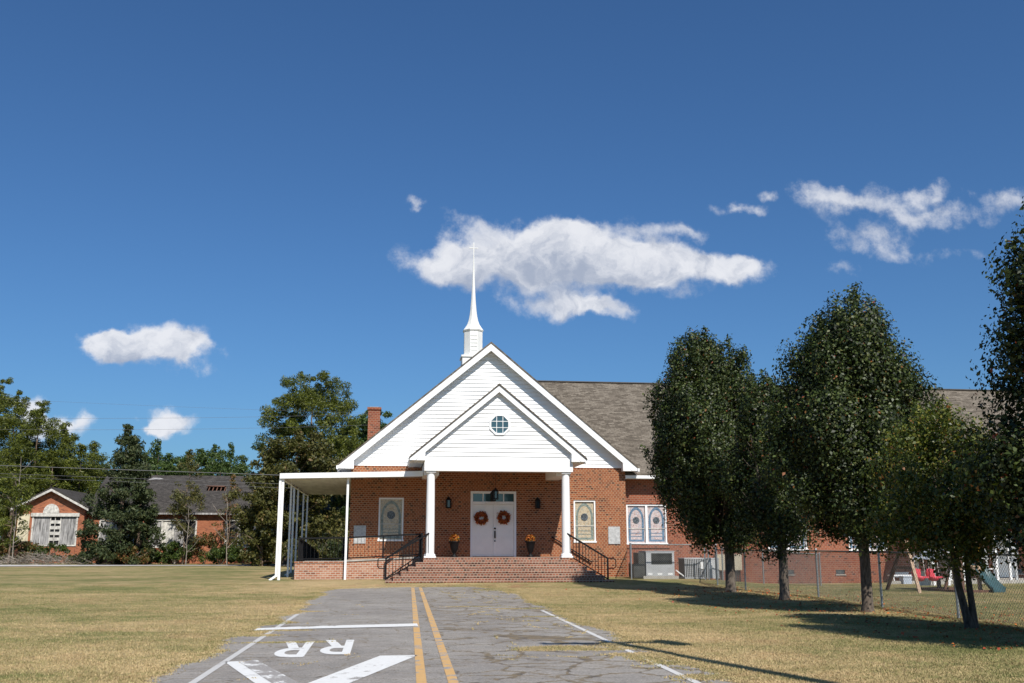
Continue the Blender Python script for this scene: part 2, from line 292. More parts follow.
def asphalt():
    q = NT('old_asphalt'); g = q.geo(); f = q.noise(g, 38, 4, 0.8); m = q.noise(g, 1.3, 5, 0.65); bg = q.noise(g, 0.35, 4, 0.6, stretch=(1,0.5,1))
    c = q.ramp(f, [(0.3,(0.165,0.155,0.142)),(0.5,(0.30,0.28,0.255)),(0.72,(0.47,0.435,0.395))])
    c = q.mix(0.7, c, q.ramp(m, [(0.3,(0.7,0.7,0.7)),(0.65,(1.08,1.07,1.05))]), 'MULTIPLY')
    c = q.mix(0.6, c, q.ramp(bg, [(0.35,(0.75,0.74,0.75)),(0.6,(1.1,1.1,1.08))]), 'MULTIPLY')
    # brown stain streaks
    c = q.mix(q.mr(q.noise(g, 2.4, 6, 0.75, stretch=(0.5,1.8,1)), 0.54, 0.68, 0, 0.5), c, (0.25,0.20,0.15)); c = q.mix(0.35, c, q.ramp(q.noise(g, 9, 5, 0.8), [(0.35,(0.6,0.58,0.56)),(0.62,(1.1,1.1,1.1))]), 'MULTIPLY')
    # cracks: warped voronoi edges, denser on the right lane
    wv = q.n('ShaderNodeVectorMath', operation='ADD'); wo2 = q.n('ShaderNodeVectorMath', operation='MULTIPLY'); wo2.inputs[1].default_value = (0.5,0.5,0)
    q.l(q.noise(g, 2.2, 5, 0.7, out='Color'), wo2.inputs[0]); q.l(g, wv.inputs[0]); q.l(wo2.outputs[0], wv.inputs[1])
    vo = q.n('ShaderNodeTexVoronoi', feature='DISTANCE_TO_EDGE'); vo.inputs['Scale'].default_value = 1.25; q.l(wv.outputs[0], vo.inputs['Vector'])
    sp = q.n('ShaderNodeSeparateXYZ'); q.l(g, sp.inputs[0])
    wd = q.mr(sp.outputs[0], 0.5, 1.5, 0.010, 0.034)
    cr = q.math('MULTIPLY', q.math('LESS_THAN', vo.outputs['Distance'], wd), q.mr(q.noise(g, 0.9, 4, 0.6), 0.36, 0.46))
    mp = q.n('ShaderNodeMapping'); mp.inputs['Scale'].default_value = (0.35,1.5,1); q.l(wv.outputs[0], mp.inputs[0])
    v2 = q.n('ShaderNodeTexVoronoi', feature='DISTANCE_TO_EDGE'); v2.inputs['Scale'].default_value = 1.1; q.l(mp.outputs[0], v2.inputs['Vector'])
    c2 = q.math('MULTIPLY', q.math('LESS_THAN', v2.outputs['Distance'], q.mr(sp.outputs[0], 0.4, 1.4, 0.006, 0.022)), q.mr(q.noise(g, 1.6, 5, 0.7), 0.42, 0.5))
    cr = q.math('MAXIMUM', cr, c2)
    cc = q.mix(q.mr(q.noise(g, 5, 3), 0.40, 0.50), (0.075,0.06,0.045), (0.17,0.125,0.065)); cr = q.math('MULTIPLY', cr, 0.8); c = q.mix(cr, c, cc)
    q.col(c); q.bump(q.math('SUBTRACT', f, cr), 0.5, 0.01); return q.set(0.85, 0, 0.25)
M['asphalt'] = asphalt()
def roadpaint(name, c, wear=0.5):
    q = NT(name); g = q.geo(); v = q.noise(g, 2.6, 7, 0.70); f = q.noise(g, 60, 3, 0.7); f2 = q.noise(g, 30, 4, 0.8)
    k = q.math('ADD', v, q.math('MULTIPLY', f2, 0.25))
    worn = q.mr(k, wear, wear+0.035)
    a = q.ramp(f, [(0.3,(0.17,0.158,0.147)),(0.5,(0.295,0.275,0.255)),(0.72,(0.45,0.42,0.39))])
    p = q.mix(0.5, c, q.ramp(q.noise(g, 14, 5, 0.7), [(0.3,(0.72,0.7,0.66)),(0.7,(1,1,1))]), 'MULTIPLY')
    q.col(q.mix(worn, p, a)); q.bump(f, 0.3, 0.008); return q.set(0.75, 0, 0.3)
M['paint_white'] = roadpaint('white_road_paint', (0.74,0.74,0.72), 0.715)
M['paint_worn'] = roadpaint('worn_white_road_paint', (0.76,0.76,0.74), 0.575)
M['paint_faded'] = roadpaint('faded_white_road_paint', (0.55,0.54,0.52), 0.74)
M['paint_side'] = roadpaint('grey_white_road_paint', (0.62,0.61,0.59), 0.72)
M['paint_yellow'] = roadpaint('yellow_road_paint', (0.60,0.37,0.15), 0.66)
M['farroad'] = plain('pale_road_gravel', (0.50,0.47,0.44), 0.9, var=0.2, scale=1.2)

# ------------------------------------------------------------------ mesh helpers
ORG = {}
def tag(o, label=None, cat=None, group=None, kind=None):
    if label: o['label'] = label
    if cat: o['category'] = cat
    if group: o['group'] = group
    if kind: o['kind'] = kind
    return o
def thing(name, loc, label, cat, group=None):
    o = bpy.data.objects.new(name, None); COL.objects.link(o); o.location = loc; o.empty_display_size = 0.3
    ORG[o.name] = Vector(loc); return tag(o, label, cat, group)
def link_mesh(name, me, parent=None, loc=None, mat=None):
    o = bpy.data.objects.new(name, me); COL.objects.link(o)
    if mat: me.materials.append(mat)
    if parent is not None: o.parent = parent; ORG[o.name] = ORG[parent.name]
    elif loc is not None: o.location = loc; ORG[o.name] = Vector(loc)
    return o
class MB:
    def __init__(s): s.v = []; s.f = []; s.sm = []
    def add(s, vs, fs, smooth=False):
        o = len(s.v); s.v += [Vector(v) for v in vs]
        for f in fs: s.f.append([i+o for i in f]); s.sm.append(smooth)
        return s
    def box(s, x0, x1, y0, y1, z0, z1, mt=None):
        vs = [(x,y,z) for z in (z0,z1) for y in (y0,y1) for x in (x0,x1)]
        if mt is not None: vs = [mt @ Vector(v) for v in vs]
        return s.add(vs, [(0,2,3,1),(4,5,7,6),(0,1,5,4),(2,6,7,3),(0,4,6,2),(1,3,7,5)])
    def prism_y(s, pts, y0, y1):                 # (x,z) outline extruded along y
        n = len(pts); vs = [(x,y0,z) for x,z in pts]+[(x,y1,z) for x,z in pts]
        return s.add(vs, [tuple(range(n)), tuple(range(2*n-1,n-1,-1))]+[(i,i+n,(i+1)%n+n,(i+1)%n) for i in range(n)])
    def prism_x(s, pts, x0, x1):                 # (y,z)
        n = len(pts); vs = [(x0,y,z) for y,z in pts]+[(x1,y,z) for y,z in pts]
        return s.add(vs, [tuple(range(n-1,-1,-1)), tuple(range(n,2*n))]+[(i,(i+1)%n,(i+1)%n+n,i+n) for i in range(n)])
    def prism_z(s, pts, z0, z1):
        n = len(pts); vs = [(x,y,z0) for x,y in pts]+[(x,y,z1) for x,y in pts]
        return s.add(vs, [tuple(range(n-1,-1,-1)), tuple(range(n,2*n))]+[(i,(i+1)%n,(i+1)%n+n,i+n) for i in range(n)])
    def bar(s, a, b, wd, ht=None):               # square bar
        a = Vector(a); b = Vector(b); d = (b-a); L = d.length; d.normalize(); ht = ht or wd
        up = Vector((0,0,1)) if abs(d.z) < 0.95 else Vector((0,1,0)); sx = d.cross(up).normalized(); u = sx.cross(d)
        vs = [p + sx*(i*wd/2) + u*(j*ht/2) for p in (a,b) for i,j in ((-1,-1),(1,-1),(1,1),(-1,1))]
        return s.add(vs, [(0,1,2,3),(7,6,5,4),(0,4,5,1),(1,5,6,2),(2,6,7,3),(3,7,4,0)])
    def tube(s, pts, rad, n=8, smooth=True, cap=True):
        pts = [Vector(p) for p in pts]; m = len(pts); rad = rad if isinstance(rad,(list,tuple)) else [rad]*m
        vs = []; pu = None
        for i,p in enumerate(pts):
            d = (pts[min(i+1,m-1)]-pts[max(i-1,0)]).normalized()
            if pu is None: pu = d.orthogonal().normalized()
            pu = (pu - d*pu.dot(d)).normalized(); q = d.cross(pu)
            for k in range(n):
                t = 2*math.pi*k/n; vs.append(p+(pu*math.cos(t)+q*math.sin(t))*rad[i])
        fs = [(i*n+k, i*n+(k+1)%n, (i+1)*n+(k+1)%n, (i+1)*n+k) for i in range(m-1) for k in range(n)]
        s.add(vs, fs, smooth)
        if cap: s.add(vs[:n], [tuple(range(n-1,-1,-1))]); s.add(vs[-n:], [tuple(range(n))])
        return s
    def lathe(s, c, prof, n=16, smooth=True, rot=0):
        c = Vector(c); vs = [c+Vector((r*math.cos(rot+2*math.pi*k/n), r*math.sin(rot+2*math.pi*k/n), z)) for r,z in prof for k in range(n)]
        m = len(prof); fs = [(i*n+k, i*n+(k+1)%n, (i+1)*n+(k+1)%n, (i+1)*n+k) for i in range(m-1) for k in range(n)]
        s.add(vs, fs, smooth); s.add(vs[:n], [tuple(range(n-1,-1,-1))]); s.add(vs[-n:], [tuple(range(n))]); return s
    def build(s, name, mat, parent=None, loc=None, local=False):
        org = Vector((0,0,0)) if local else (ORG[parent.name] if parent is not None else Vector(loc or (0,0,0)))
        me = bpy.data.meshes.new(name); me.from_pydata([tuple(v-org) for v in s.v], [], s.f)
        me.polygons.foreach_set('use_smooth', s.sm)
        uvl = me.uv_layers.new(name='UVMap'); co = s.v
        me.update()
        for p in me.polygons:
            nn = p.normal; ax = max(range(3), key=lambda i: abs(nn[i]))
            for li in p.loop_indices:
                v = co[me.loops[li].vertex_index]
                if ax == 0: u = (v.y+0.06, v.z)
                elif ax == 1: u = (v.x, v.z)
                else: u = (v.x, v.y)
                uvl.data[li].uv = u
        return link_mesh(name, me, parent, loc, mat)
def slope_uv(o):                                   # metres along and up a sloping roof
    me = o.data; uvl = me.uv_layers[0]
    for p in me.polygons:
        n = p.normal; h = Vector((0,0,1)).cross(n)
        if h.length < 1e-3: continue
        h.normalize(); u = n.cross(h)
        for li in p.loop_indices:
            v = me.vertices[me.loops[li].vertex_index].co; uvl.data[li].uv = (v.dot(h), v.dot(u))
def wall_y(y, x0, x1, z0, z1, holes, rev=0.12, top=None):
    """brick face at y (facing -y) with rectangular openings and their reveals; top(x) optional gable cut is not handled"""
    mb = MB(); xs = sorted({x0,x1,*[h[0] for h in holes],*[h[1] for h in holes]}); zs = sorted({z0,z1,*[h[2] for h in holes],*[h[3] for h in holes]})
    for i in range(len(xs)-1):
        for j in range(len(zs)-1):
            cx = (xs[i]+xs[i+1])/2; cz = (zs[j]+zs[j+1])/2
            if any(h[0]<cx<h[1] and h[2]<cz<h[3] for h in holes): continue
            mb.add([(xs[i],y,zs[j]),(xs[i+1],y,zs[j]),(xs[i+1],y,zs[j+1]),(xs[i],y,zs[j+1])], [(0,1,2,3)])
    for a,b,c,d in holes:
        mb.add([(a,y,c),(a,y+rev,c),(a,y+rev,d),(a,y,d)], [(0,1,2,3)]); mb.add([(b,y,c),(b,y+rev,c),(b,y+rev,d),(b,y,d)], [(3,2,1,0)])
        mb.add([(a,y,d),(b,y,d),(b,y+rev,d),(a,y+rev,d)], [(3,2,1,0)]); mb.add([(a,y,c),(b,y,c),(b,y+rev,c),(a,y+rev,c)], [(0,1,2,3)])
    return mb
def np_mesh(name, V, F, mat, rnd=None, parent=None, loc=None, smooth=False):
    """V (n,3) F (m,4) or (m,3)"""
    org = np.array(ORG[parent.name] if parent is not None else (loc or (0,0,0)))
    me = bpy.data.meshes.new(name); k = F.shape[1]; V = (V-org).astype(np.float32)
    me.vertices.add(len(V)); me.vertices.foreach_set('co', V.ravel())
    me.loops.add(F.size); me.loops.foreach_set('vertex_index', F.astype(np.int32).ravel())
    me.polygons.add(len(F)); me.polygons.foreach_set('loop_start', np.arange(0,F.size,k,dtype=np.int32))
    try: me.polygons.foreach_set('loop_total', np.full(len(F),k,dtype=np.int32))
    except Exception: pass
    if rnd is not None:
        a = me.attributes.new('rnd','FLOAT','FACE'); a.data.foreach_set('value', rnd.astype(np.float32))
    me.update(calc_edges=True)
    return link_mesh(name, me, parent, loc, mat)
def leaves(rng, C, size, aspect=0.6, up=0.5, fold=True, out=None, jitter=0.35, outw=0.8):
    """quad leaf (rhomb) at each centre; returns V,F"""
    n = len(C); N = rng.normal(size=(n,3)); N[:,2] += up
    if out is not None: N += out*outw
    N /= np.linalg.norm(N,axis=1)[:,None]; A = rng.normal(size=(n,3)); A -= (A*N).sum(1)[:,None]*N; A /= np.linalg.norm(A,axis=1)[:,None]
    B = np.cross(N,A); s = size*(1+jitter*rng.normal(size=n)).clip(0.4,1.8); L = (A.T*s).T; Wd = (B.T*s*aspect).T; bend = (N.T*s*0.18).T
    V = np.stack([C-L*0.5, C+Wd*0.5+bend, C+L*0.5, C-Wd*0.5+bend],1).reshape(-1,3); F = np.arange(4*n).reshape(n,4)
    return V,F
def puffs_to_points(rng, puffs):
    out = []; dr = []
    for (c,r,n,fl) in puffs:
        d = rng.normal(size=(n,3)); d /= np.linalg.norm(d,axis=1)[:,None]; rr = r*rng.random(n)**0.45
        p = d*rr[:,None]; p[:,2] *= fl; out.append(p+np.array(c)); dr.append(d)
    return np.concatenate(out), np.concatenate(dr)

# ------------------------------------------------------------------ ground
def grid_mesh(xs, ys, zf):
    X,Y = np.meshgrid(xs,ys); Z = np.array([[zf(a,b) for a in xs] for b in ys]); V = np.stack([X.ravel(),Y.ravel(),Z.ravel()],1)
    nx = len(xs); ny = len(ys); i = np.arange((nx-1)*(ny-1)); r = i//(nx-1); c = i%(nx-1); a = r*nx+c
    return V, np.stack([a,a+1,a+1+nx,a+nx],1)
gx = np.concatenate([[-3000,-1200,-500,-250,-140,-90],np.arange(-60,61,1.0),[90,140,250,500,1200,3000]])
gy = np.concatenate([[-3000,-1000,-300,-100,-40,-20],np.arange(-8,100,1.0),[110,130,160,220,400,900,1800,3500]])
V,F = grid_mesh(gx, gy, tz)
o = np_mesh('ground', V, F, M['ground'], loc=(0,0,0)); tag(o, kind='structure'); o.data.polygons.foreach_set('use_smooth',[True]*len(F))

rs = np.random.RandomState(3)
def fbm(t, seed):
    r = 0
    for k in range(6): r += math.sin(t*(0.7*1.9**k)+seed*(k+1)*1.7)*0.5**k
    return r
axis = lambda y: 0.30+0.0215*y                      # the old road runs very slightly off the church's axis
def eL(y):
    e = -2.80+0.0215*y + 0.10*fbm(y*1.6,2.1) + 0.05*fbm(y*7,4.4)
    for (yc,wd,am) in ((18.6,0.35,0.55),(20.9,0.5,0.35),(24,1.0,0.3)): e += am*math.exp(-((y-yc)/wd)**2)
    e += 0.18*sm((y-19)/4)
    return e + 1.1*sm((y-36.2)/1.4)
def eR(y):
    e = 3.62+0.0215*y + 0.10*fbm(y*1.4,5.2) + 0.04*fbm(y*8,1.4) - 0.12*sm((y-17)/2.5)
    return e - 0.9*sm((y-35.6)/1.9)
ys = np.arange(-30,37.6,0.07); V = []; F = []
for j,y in enumerate(ys):
    a,b = eL(y),eR(y)
    for k in range(5): x = a+(b-a)*k/4; V.append((x,y,tz(x,y)+0.006))
for j in range(len(ys)-1):
    for k in range(4): p = j*5+k; F.append((p,p+1,p+6,p+5))
road = np_mesh('road', np.array(V), np.array(F), M['asphalt'], loc=(0,0,0)); tag(road, kind='structure'); ORG['road'] = Vector((0,0,0))
def decal(name, quads, mat, dz=0.011):
    mb = MB()
    for q in quads:
        n = len(q); mb.add([(x,y,tz(x,y)+dz) for x,y in q], [tuple(range(n))])
    return mb.build(name, mat, road)
def stripline(name, xf, wd, y0, y1, mat, step=0.5):
    q = []; y = y0
    while y < y1-1e-6:
        y2 = min(y+step,y1); q.append([(xf(y)-wd/2,y),(xf(y)+wd/2,y),(xf(y2)+wd/2,y2),(xf(y2)-wd/2,y2)]); y = y2
    decal(name, q, mat)
stripline('yellow_line', lambda y: 0.17+0.0253*y, 0.115, -10, 37.2, M['paint_yellow'])
stripline('yellow_line', lambda y: 0.56+0.0222*y, 0.115, -10, 37.15, M['paint_yellow'])
stripline('edge_line', lambda y: -2.28+0.0185*y, 0.09, -10, 23.4, M['paint_faded'])
stripline('edge_line', lambda y: 3.28+0.020*y, 0.09, -10, 24.0, M['paint_side'])
decal('stop_bar', [[(-2.25,18.95),(-1.2,19.25),(0.70,19.55),(0.70,20.25),(-1.2,19.85),(-2.25,19.45)]], M['paint_white'], 0.016)
decal('crossing_mark', [[(0.0,14.5),(0.52,14.5),(-0.45,11.3),(-0.92,11.3)],[(-0.45,11.3),(-0.92,11.3),(-1.9,8.1),(-1.4,8.1)]], M['paint_white'], 0.011)
decal('crossing_mark', [[(-2.02,14.0),(-1.86,14.05),(-1.08,11.5),(-1.24,11.4)],[(-1.86,14.05),(-1.60,14.12),(-1.60,14.02),(-1.83,13.95)]], M['paint_white'], 0.011)
decal('crossing_mark', [[(-1.855,14.04),(-1.62,14.12),(-0.80,11.5),(-1.075,11.45)],[(-0.48,11.0),(-0.9,11.0),(0.0,8.1),(0.45,8.1)]], M['paint_worn'], 0.015)
def letterR(x0, y0, wd, ln, skew):
    """the letter R, turned to be read from the church side"""
    def T(u, v): return (x0 + wd*(1-u) + skew*(v), y0 + ln*(1-v))        # u right, v up in the reader's view
    q = []; s = 0.27
    q.append([T(0,0),T(s,0),T(s,1),T(0,1)])
    N = 10; cy, ry_o, ry_i, rx_o, rx_i = 0.72, 0.28, 0.13, 0.52, 0.22
    q.append([T(s,1),T(s,0.85),T(0.46,0.85),T(0.46,1)]); q.append([T(s,0.44),T(s,0.59),T(0.46,0.59),T(0.46,0.44)])
    for i in range(N):
        a = -math.pi/2+math.pi*i/N; b = -math.pi/2+math.pi*(i+1)/N
        q.append([T(0.46+rx_i*math.cos(a),cy+ry_i*math.sin(a)),T(0.46+rx_o*math.cos(a),cy+ry_o*math.sin(a)),T(0.46+rx_o*math.cos(b),cy+ry_o*math.sin(b)),T(0.46+rx_i*math.cos(b),cy+ry_i*math.sin(b))])
    q.append([T(0.36,0.44),T(0.68,0.46),T(1.0,0),T(0.66,0)])
    return q
decal('letter_r', letterR(-1.50,14.45,0.46,2.35,0.0), M['paint_white'])
decal('letter_r', letterR(-0.88,14.75,0.46,2.2,0.0), M['paint_white'])
# lane to the far left, in front of the old school
V,F = grid_mesh(np.arange(-120,12,2.0), np.array([73.0,77.0]), lambda x,y: tz(x,y)+0.03); tag(np_mesh('lane', V, F, M['farroad'], loc=(0,0,0)), kind='structure')

# grass blades and weeds
rng = np.random.default_rng(11)
def in_road(x, y): return (x > eLt(y)) & (x < eRt(y))
_yy = np.arange(-30,45,0.05); _l = np.array([eL(a) for a in _yy]); _r = np.array([eR(a) for a in _yy])
eLt = lambda y: np.where(y>37.5, 99, np.interp(y,_yy,_l)); eRt = lambda y: np.where(y>37.5, -99, np.interp(y,_yy,_r))
tzv = np.vectorize(tz)
def blades(name, x, y, hmin, hmax, wd, kind_label, z0=0.0):
    n = len(x); z = tzv(x,y)+z0; h = rng.uniform(hmin,hmax,n); t = rng.uniform(0,2*math.pi,n); lean = rng.normal(0,0.5,(n,2))*h[:,None]
    b = np.stack([x,y,z],1); s = np.stack([np.cos(t),np.sin(t),np.zeros(n)],1)*(wd*rng.uniform(0.6,1.4,n))[:,None]
    tip = b+np.stack([lean[:,0],lean[:,1],h],1); V = np.stack([b-s,b+s,tip],1).reshape(-1,3); F = np.arange(3*n).reshape(n,3)
    o = np_mesh(name, V, F, M['blade'], rnd=rng.random(n), loc=(0,0,0)); tag(o, kind_label, 'grass', kind='stuff')
N = 850000; t = rng.random(N); yy = 10.5+ (t**1.7)*29; xx = rng.uniform(-0.62,0.66,N)*(yy+1.5)+0.127*yy
m = ~in_road(xx,yy) & ~((yy>39.2)&(xx>-4)) & (rng.random(N)>0.08)
blades('grass', xx[m], yy[m], 0.008, 0.026, 0.0055, 'short dry tan and green lawn grass either side of the road')
# verge tufts creeping over the asphalt edge + weed patches on it
wx, wy = [], []
for k in range(42000):
    y = 10.5+27*rng.random()**1.2; side = rng.random() < 0.5; e = float(eLt(y)) if side else float(eRt(y)); x = e + (rng.normal(-0.05 if side else 0.05,0.08)); wx.append(x); wy.append(y)
def patch(cx, cy, rx, ry, n):
    for k in range(n):
        r = math.sqrt(rng.random())*(1+0.25*rng.normal()); a = rng.uniform(0,6.28); wx.append(cx+rx*r*math.cos(a)); wy.append(cy+ry*r*math.sin(a))
for (px,py,rx,ry,n) in ((560,648,0.5,0.22,2600),(540,650,0.4,0.2,1500),(600,650,0.5,0.16,1500),(640,655,0.45,0.2,1800),(664,664,0.25,0.16,900),(616,646,0.22,0.5,2200),(645,659,0.22,0.45,2000),(700,678,0.3,0.25,1500),(640,641,0.35,0.3,1500),
                        (525,609,0.9,0.10,1200),(548,617,0.5,0.08,700),(470,607,0.7,0.07,500),(280,631,0.5,0.09,900),(285,643,0.7,0.09,1000),(262,636,0.3,0.2,900),(300,612,0.5,0.12,800),
                        (345,588.5,1.5,0.4,2500),(440,587.5,2.6,0.25,3500),(500,590,0.8,0.8,2200)):
    g = onZ(px,py); patch(g.x,g.y,rx,ry,n)
for k in range(70):                                   # crack weeds on the right lane
    y = 11+25*rng.random(); x = 1.3+rng.random()*2.3+0.02*y; a = rng.normal(0.3,0.9); L = rng.uniform(0.3,1.3)
    for i in range(int(60*L)): s = rng.uniform(-L/2,L/2); wx.append(x+s*math.sin(a)*0.6+rng.normal(0,0.012)); wy.append(y+s*math.cos(a)+rng.normal(0,0.02))
for k in range(14):
    y = 12+22*rng.random(); x = -1.9+rng.random()*1.8; a = rng.normal(0.2,0.9); L = rng.uniform(0.2,0.8)
    for i in range(int(40*L)): s = rng.uniform(-L/2,L/2); wx.append(x+s*math.sin(a)*0.6+rng.normal(0,0.015)); wy.append(y+s*math.cos(a)+rng.normal(0,0.015))
blades('road_weeds', np.array(wx), np.array(wy), 0.008, 0.024, 0.008, 'straw coloured weeds creeping over the cracked asphalt', 0.006)
# fallen leaves below the pear trees
n = 2600; lx = rng.normal(11.2,1.6,n); ly = rng.uniform(14,36,n); C = np.stack([lx,ly,tzv(lx,ly)+0.03],1); V,F = leaves(rng, C, 0.05, 0.7, 3.0)
tag(np_mesh('fallen_leaves', V, F, M['wreath'], rnd=rng.random(n), loc=(0,0,0)), 'brown fallen leaves scattered under the row of pear trees', 'leaves', kind='stuff')

# ------------------------------------------------------------------ church
CX, Y0 = 4.62, 44.2                 # centre line and front wall
XL, XR = -1.45, 10.76               # front wall corners
FL = 1.03                           # porch floor
S = 0.836                           # gable slope
ch = thing('church', (CX, Y0, 0.0), 'red brick church with white gabled siding, columned porch and white steeple', 'church')
winL = (-0.22, 0.86, 1.70, 3.56); winR = (8.38, 9.38, 1.64, 3.50); door = (3.78, 5.80, FL, 3.86)
wall_y(Y0, XL, XR, -0.3, 4.95, [winL, winR, door], 0.14).build('front_wall', M['brick_front'], ch)
mb = MB(); mb.add([(XL,Y0,-0.3),(XL,62,-0.3),(XL,62,4.95),(XL,Y0,4.95)], [(3,2,1,0)]); mb.build('side_wall', M['brick_front'], ch); mb = MB(); mb.add([(XR,Y0,-0.3),(XR,44.8,-0.3),(XR,44.8,4.95),(XR,Y0,4.95)], [(0,1,2,3)])
mb.build('corner_wall', M['brick_front'], ch); mb = MB(); mb.add([(XR,61.9,-0.3),(XL,62,-0.3),(XL,62,4.95),(XR,61.9,4.95)], [(0,1,2,3)]); mb.build('rear_wall', M['brick_front'], ch)
WX1 = 38.0; WY = 44.8
wins = [(10.92,12.80,1.56,3.36)] + [(x,x+1.9,1.28,3.2) for x in (17.55,21.45,)] + [(25.3,27.2,1.28,3.2),(32,33.9,1.28,3.2)]
vents = [(x-0.22,x+0.22,0.22,0.42) for x in (18.5,20.95,24.6,29.8,34.5)]
wall_y(WY, XR, WX1, -0.4, 4.6, wins+vents, 0.12).build('wing_wall', M['brick_wing'], ch)
mb = MB(); mb.add([(WX1,WY,-0.4),(WX1,61.8,-0.4),(WX1,61.8,4.5),(WX1,53.3,10.1),(WX1,WY,4.5)], [(0,1,2,3,4)]); mb.add([(XR,61.8,-0.4),(WX1,61.8,-0.4),(WX1,61.8,4.5),(XR,61.8,4.5)], [(3,2,1,0)])
mb.build('wing_end_wall', M['brick_wing'], ch)
for a,b,c,d in vents:
    v = MB(); 
    for k in range(4): v.box(a+0.02,b-0.02,WY+0.02,WY+0.10,c+0.01+k*0.05,c+0.035+k*0.05)
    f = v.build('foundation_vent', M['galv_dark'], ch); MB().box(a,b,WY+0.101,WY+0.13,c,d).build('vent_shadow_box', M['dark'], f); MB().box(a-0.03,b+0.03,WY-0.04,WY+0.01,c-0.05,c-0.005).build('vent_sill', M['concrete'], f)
# stained windows
def arch_pts(x0, x1, z0, z1, n=12):
    w = x1-x0; h = z1-z0; cx = (x0+x1)/2; spring = z1-0.85*w; pts = [(x0,z0),(x0,spring)]
    for k in range(1,n+1): t = k/n; pts.append((x0+(cx-x0)*(1-math.cos(t*math.pi/2*0.92))/(1-math.cos(math.pi/2*0.92)), spring+(z1-spring)*math.sin(t*math.pi/2*0.92)/math.sin(math.pi/2*0.92)))
    return pts + [(2*cx-x,z) for x,z in reversed(pts[:-1])]
def arch_band(mb, x0, x1, z0, z1, t, ya, yb):
    o_ = arch_pts(x0,x1,z0,z1); i_ = arch_pts(x0+t,x1-t,z0+t*0.9,z1-t*1.25); n = len(o_)
    for k in range(n-1): mb.add([(o_[k][0],ya,o_[k][1]),(o_[k+1][0],ya,o_[k+1][1]),(i_[k+1][0],ya,i_[k+1][1]),(i_[k][0],ya,i_[k][1])], [(0,1,2,3)])
    mb.add([(o_[0][0],ya,o_[0][1]),(o_[-1][0],ya,o_[-1][1]),(i_[-1][0],ya,i_[-1][1]),(i_[0][0],ya,i_[0][1])], [(0,1,2,3)])
    return i_
def stained(x0, x1, z0, z1, y, lights, glassm, bandm, label):
    fr = MB(); t = 0.07
    fr.box(x0,x1,y+0.03,y+0.12,z1-t,z1); fr.box(x0-0.02,x1+0.02,y-0.03,y+0.12,z0,z0+t); fr.box(x0,x0+t,y+0.03,y+0.12,z0+t,z1-t); fr.box(x1-t,x1,y+0.03,y+0.12,z0+t,z1-t)
    n = lights; w = (x1-x0)/n
    for k in range(1,n): fr.box(x0+k*w-0.05,x0+k*w+0.05,y+0.03,y+0.12,z0+t,z1-t)
    f = fr.build('window', M['white'], ch); f['label'] = label
    for k in range(n):
        gl = MB(); bd = MB(); ro = MB(); ld = MB()
        a = x0+k*w+t; b = x0+(k+1)*w-t; gl.box(a,b,y+0.10,y+0.115,z0+t,z1-t)
        arch_band(bd,a+0.04,b-0.04,z0+t+0.06,z1-t-0.05,0.10,y+0.095,y); cx = (a+b)/2; zc = z0+(z1-z0)*0.60; r = (b-a)*0.19
        ro.prism_y([(cx+r*math.cos(q*math.pi/8),zc+r*math.sin(q*math.pi/8)) for q in range(16)], y+0.085,y+0.099)
        for zz in (0.16,0.24): bd.box(a+0.1,b-0.1,y+0.094,y+0.099,z0+(z1-z0)*zz+t-0.015,z0+(z1-z0)*zz+t+0.015)
        r2 = r*1.35
        ld.box(a,b,y+0.075,y+0.084,z0+(z1-z0)*0.385,z0+(z1-z0)*0.40)
        gl.build('glass', glassm, f); bd.build('arch_border', bandm, f); ro.build('rosette', M['art_dark'], f); ld.build('glazing_bar', M['oldwhite'], f)
stained(*winL, Y0, 1, M['art_beige'], M['art_green'], 'stained glass window left of the porch')
stained(*winR, Y0, 1, M['art_beige'], M['art_green'], 'stained glass window right of the porch')
for i,wv in enumerate(wins): stained(*wv, WY, 2, M['art_pink'], M['art_blue'], 'paired stained glass window of the right wing')
MB().box(10.85,12.9,WY-0.05,WY+0.02,1.40,1.55).build('brick_sill', M['brick_wing'], ch)
# doors
dx0,dx1 = door[0],door[1]
fr = MB(); t = 0.10
fr.box(dx0,dx0+t,Y0-0.03,Y0+0.13,FL,3.86); fr.box(dx1-t,dx1,Y0-0.03,Y0+0.13,FL,3.86); fr.box(dx0+t,dx1-t,Y0-0.03,Y0+0.13,3.76,3.86); fr.box(dx0+t,dx1-t,Y0-0.02,Y0+0.13,3.30,3.40)
fr.build('door_frame', M['white'], ch)
tr = MB(); iw = (dx1-dx0-2*t)/4
tr.box(dx0+t,dx1-t,Y0+0.04,Y0+0.12,3.401,3.42)
for k in range(1,4): tr.box(dx0+t+k*iw-0.02,dx0+t+k*iw+0.02,Y0+0.042,Y0+0.118,3.415,3.76)
trw = tr.build('transom', M['white'], ch); MB().box(dx0+t,dx1-t,Y0+0.09,Y0+0.10,3.40,3.76).build('glass', M['glass_blue'], trw)
mid = (dx0+dx1)/2
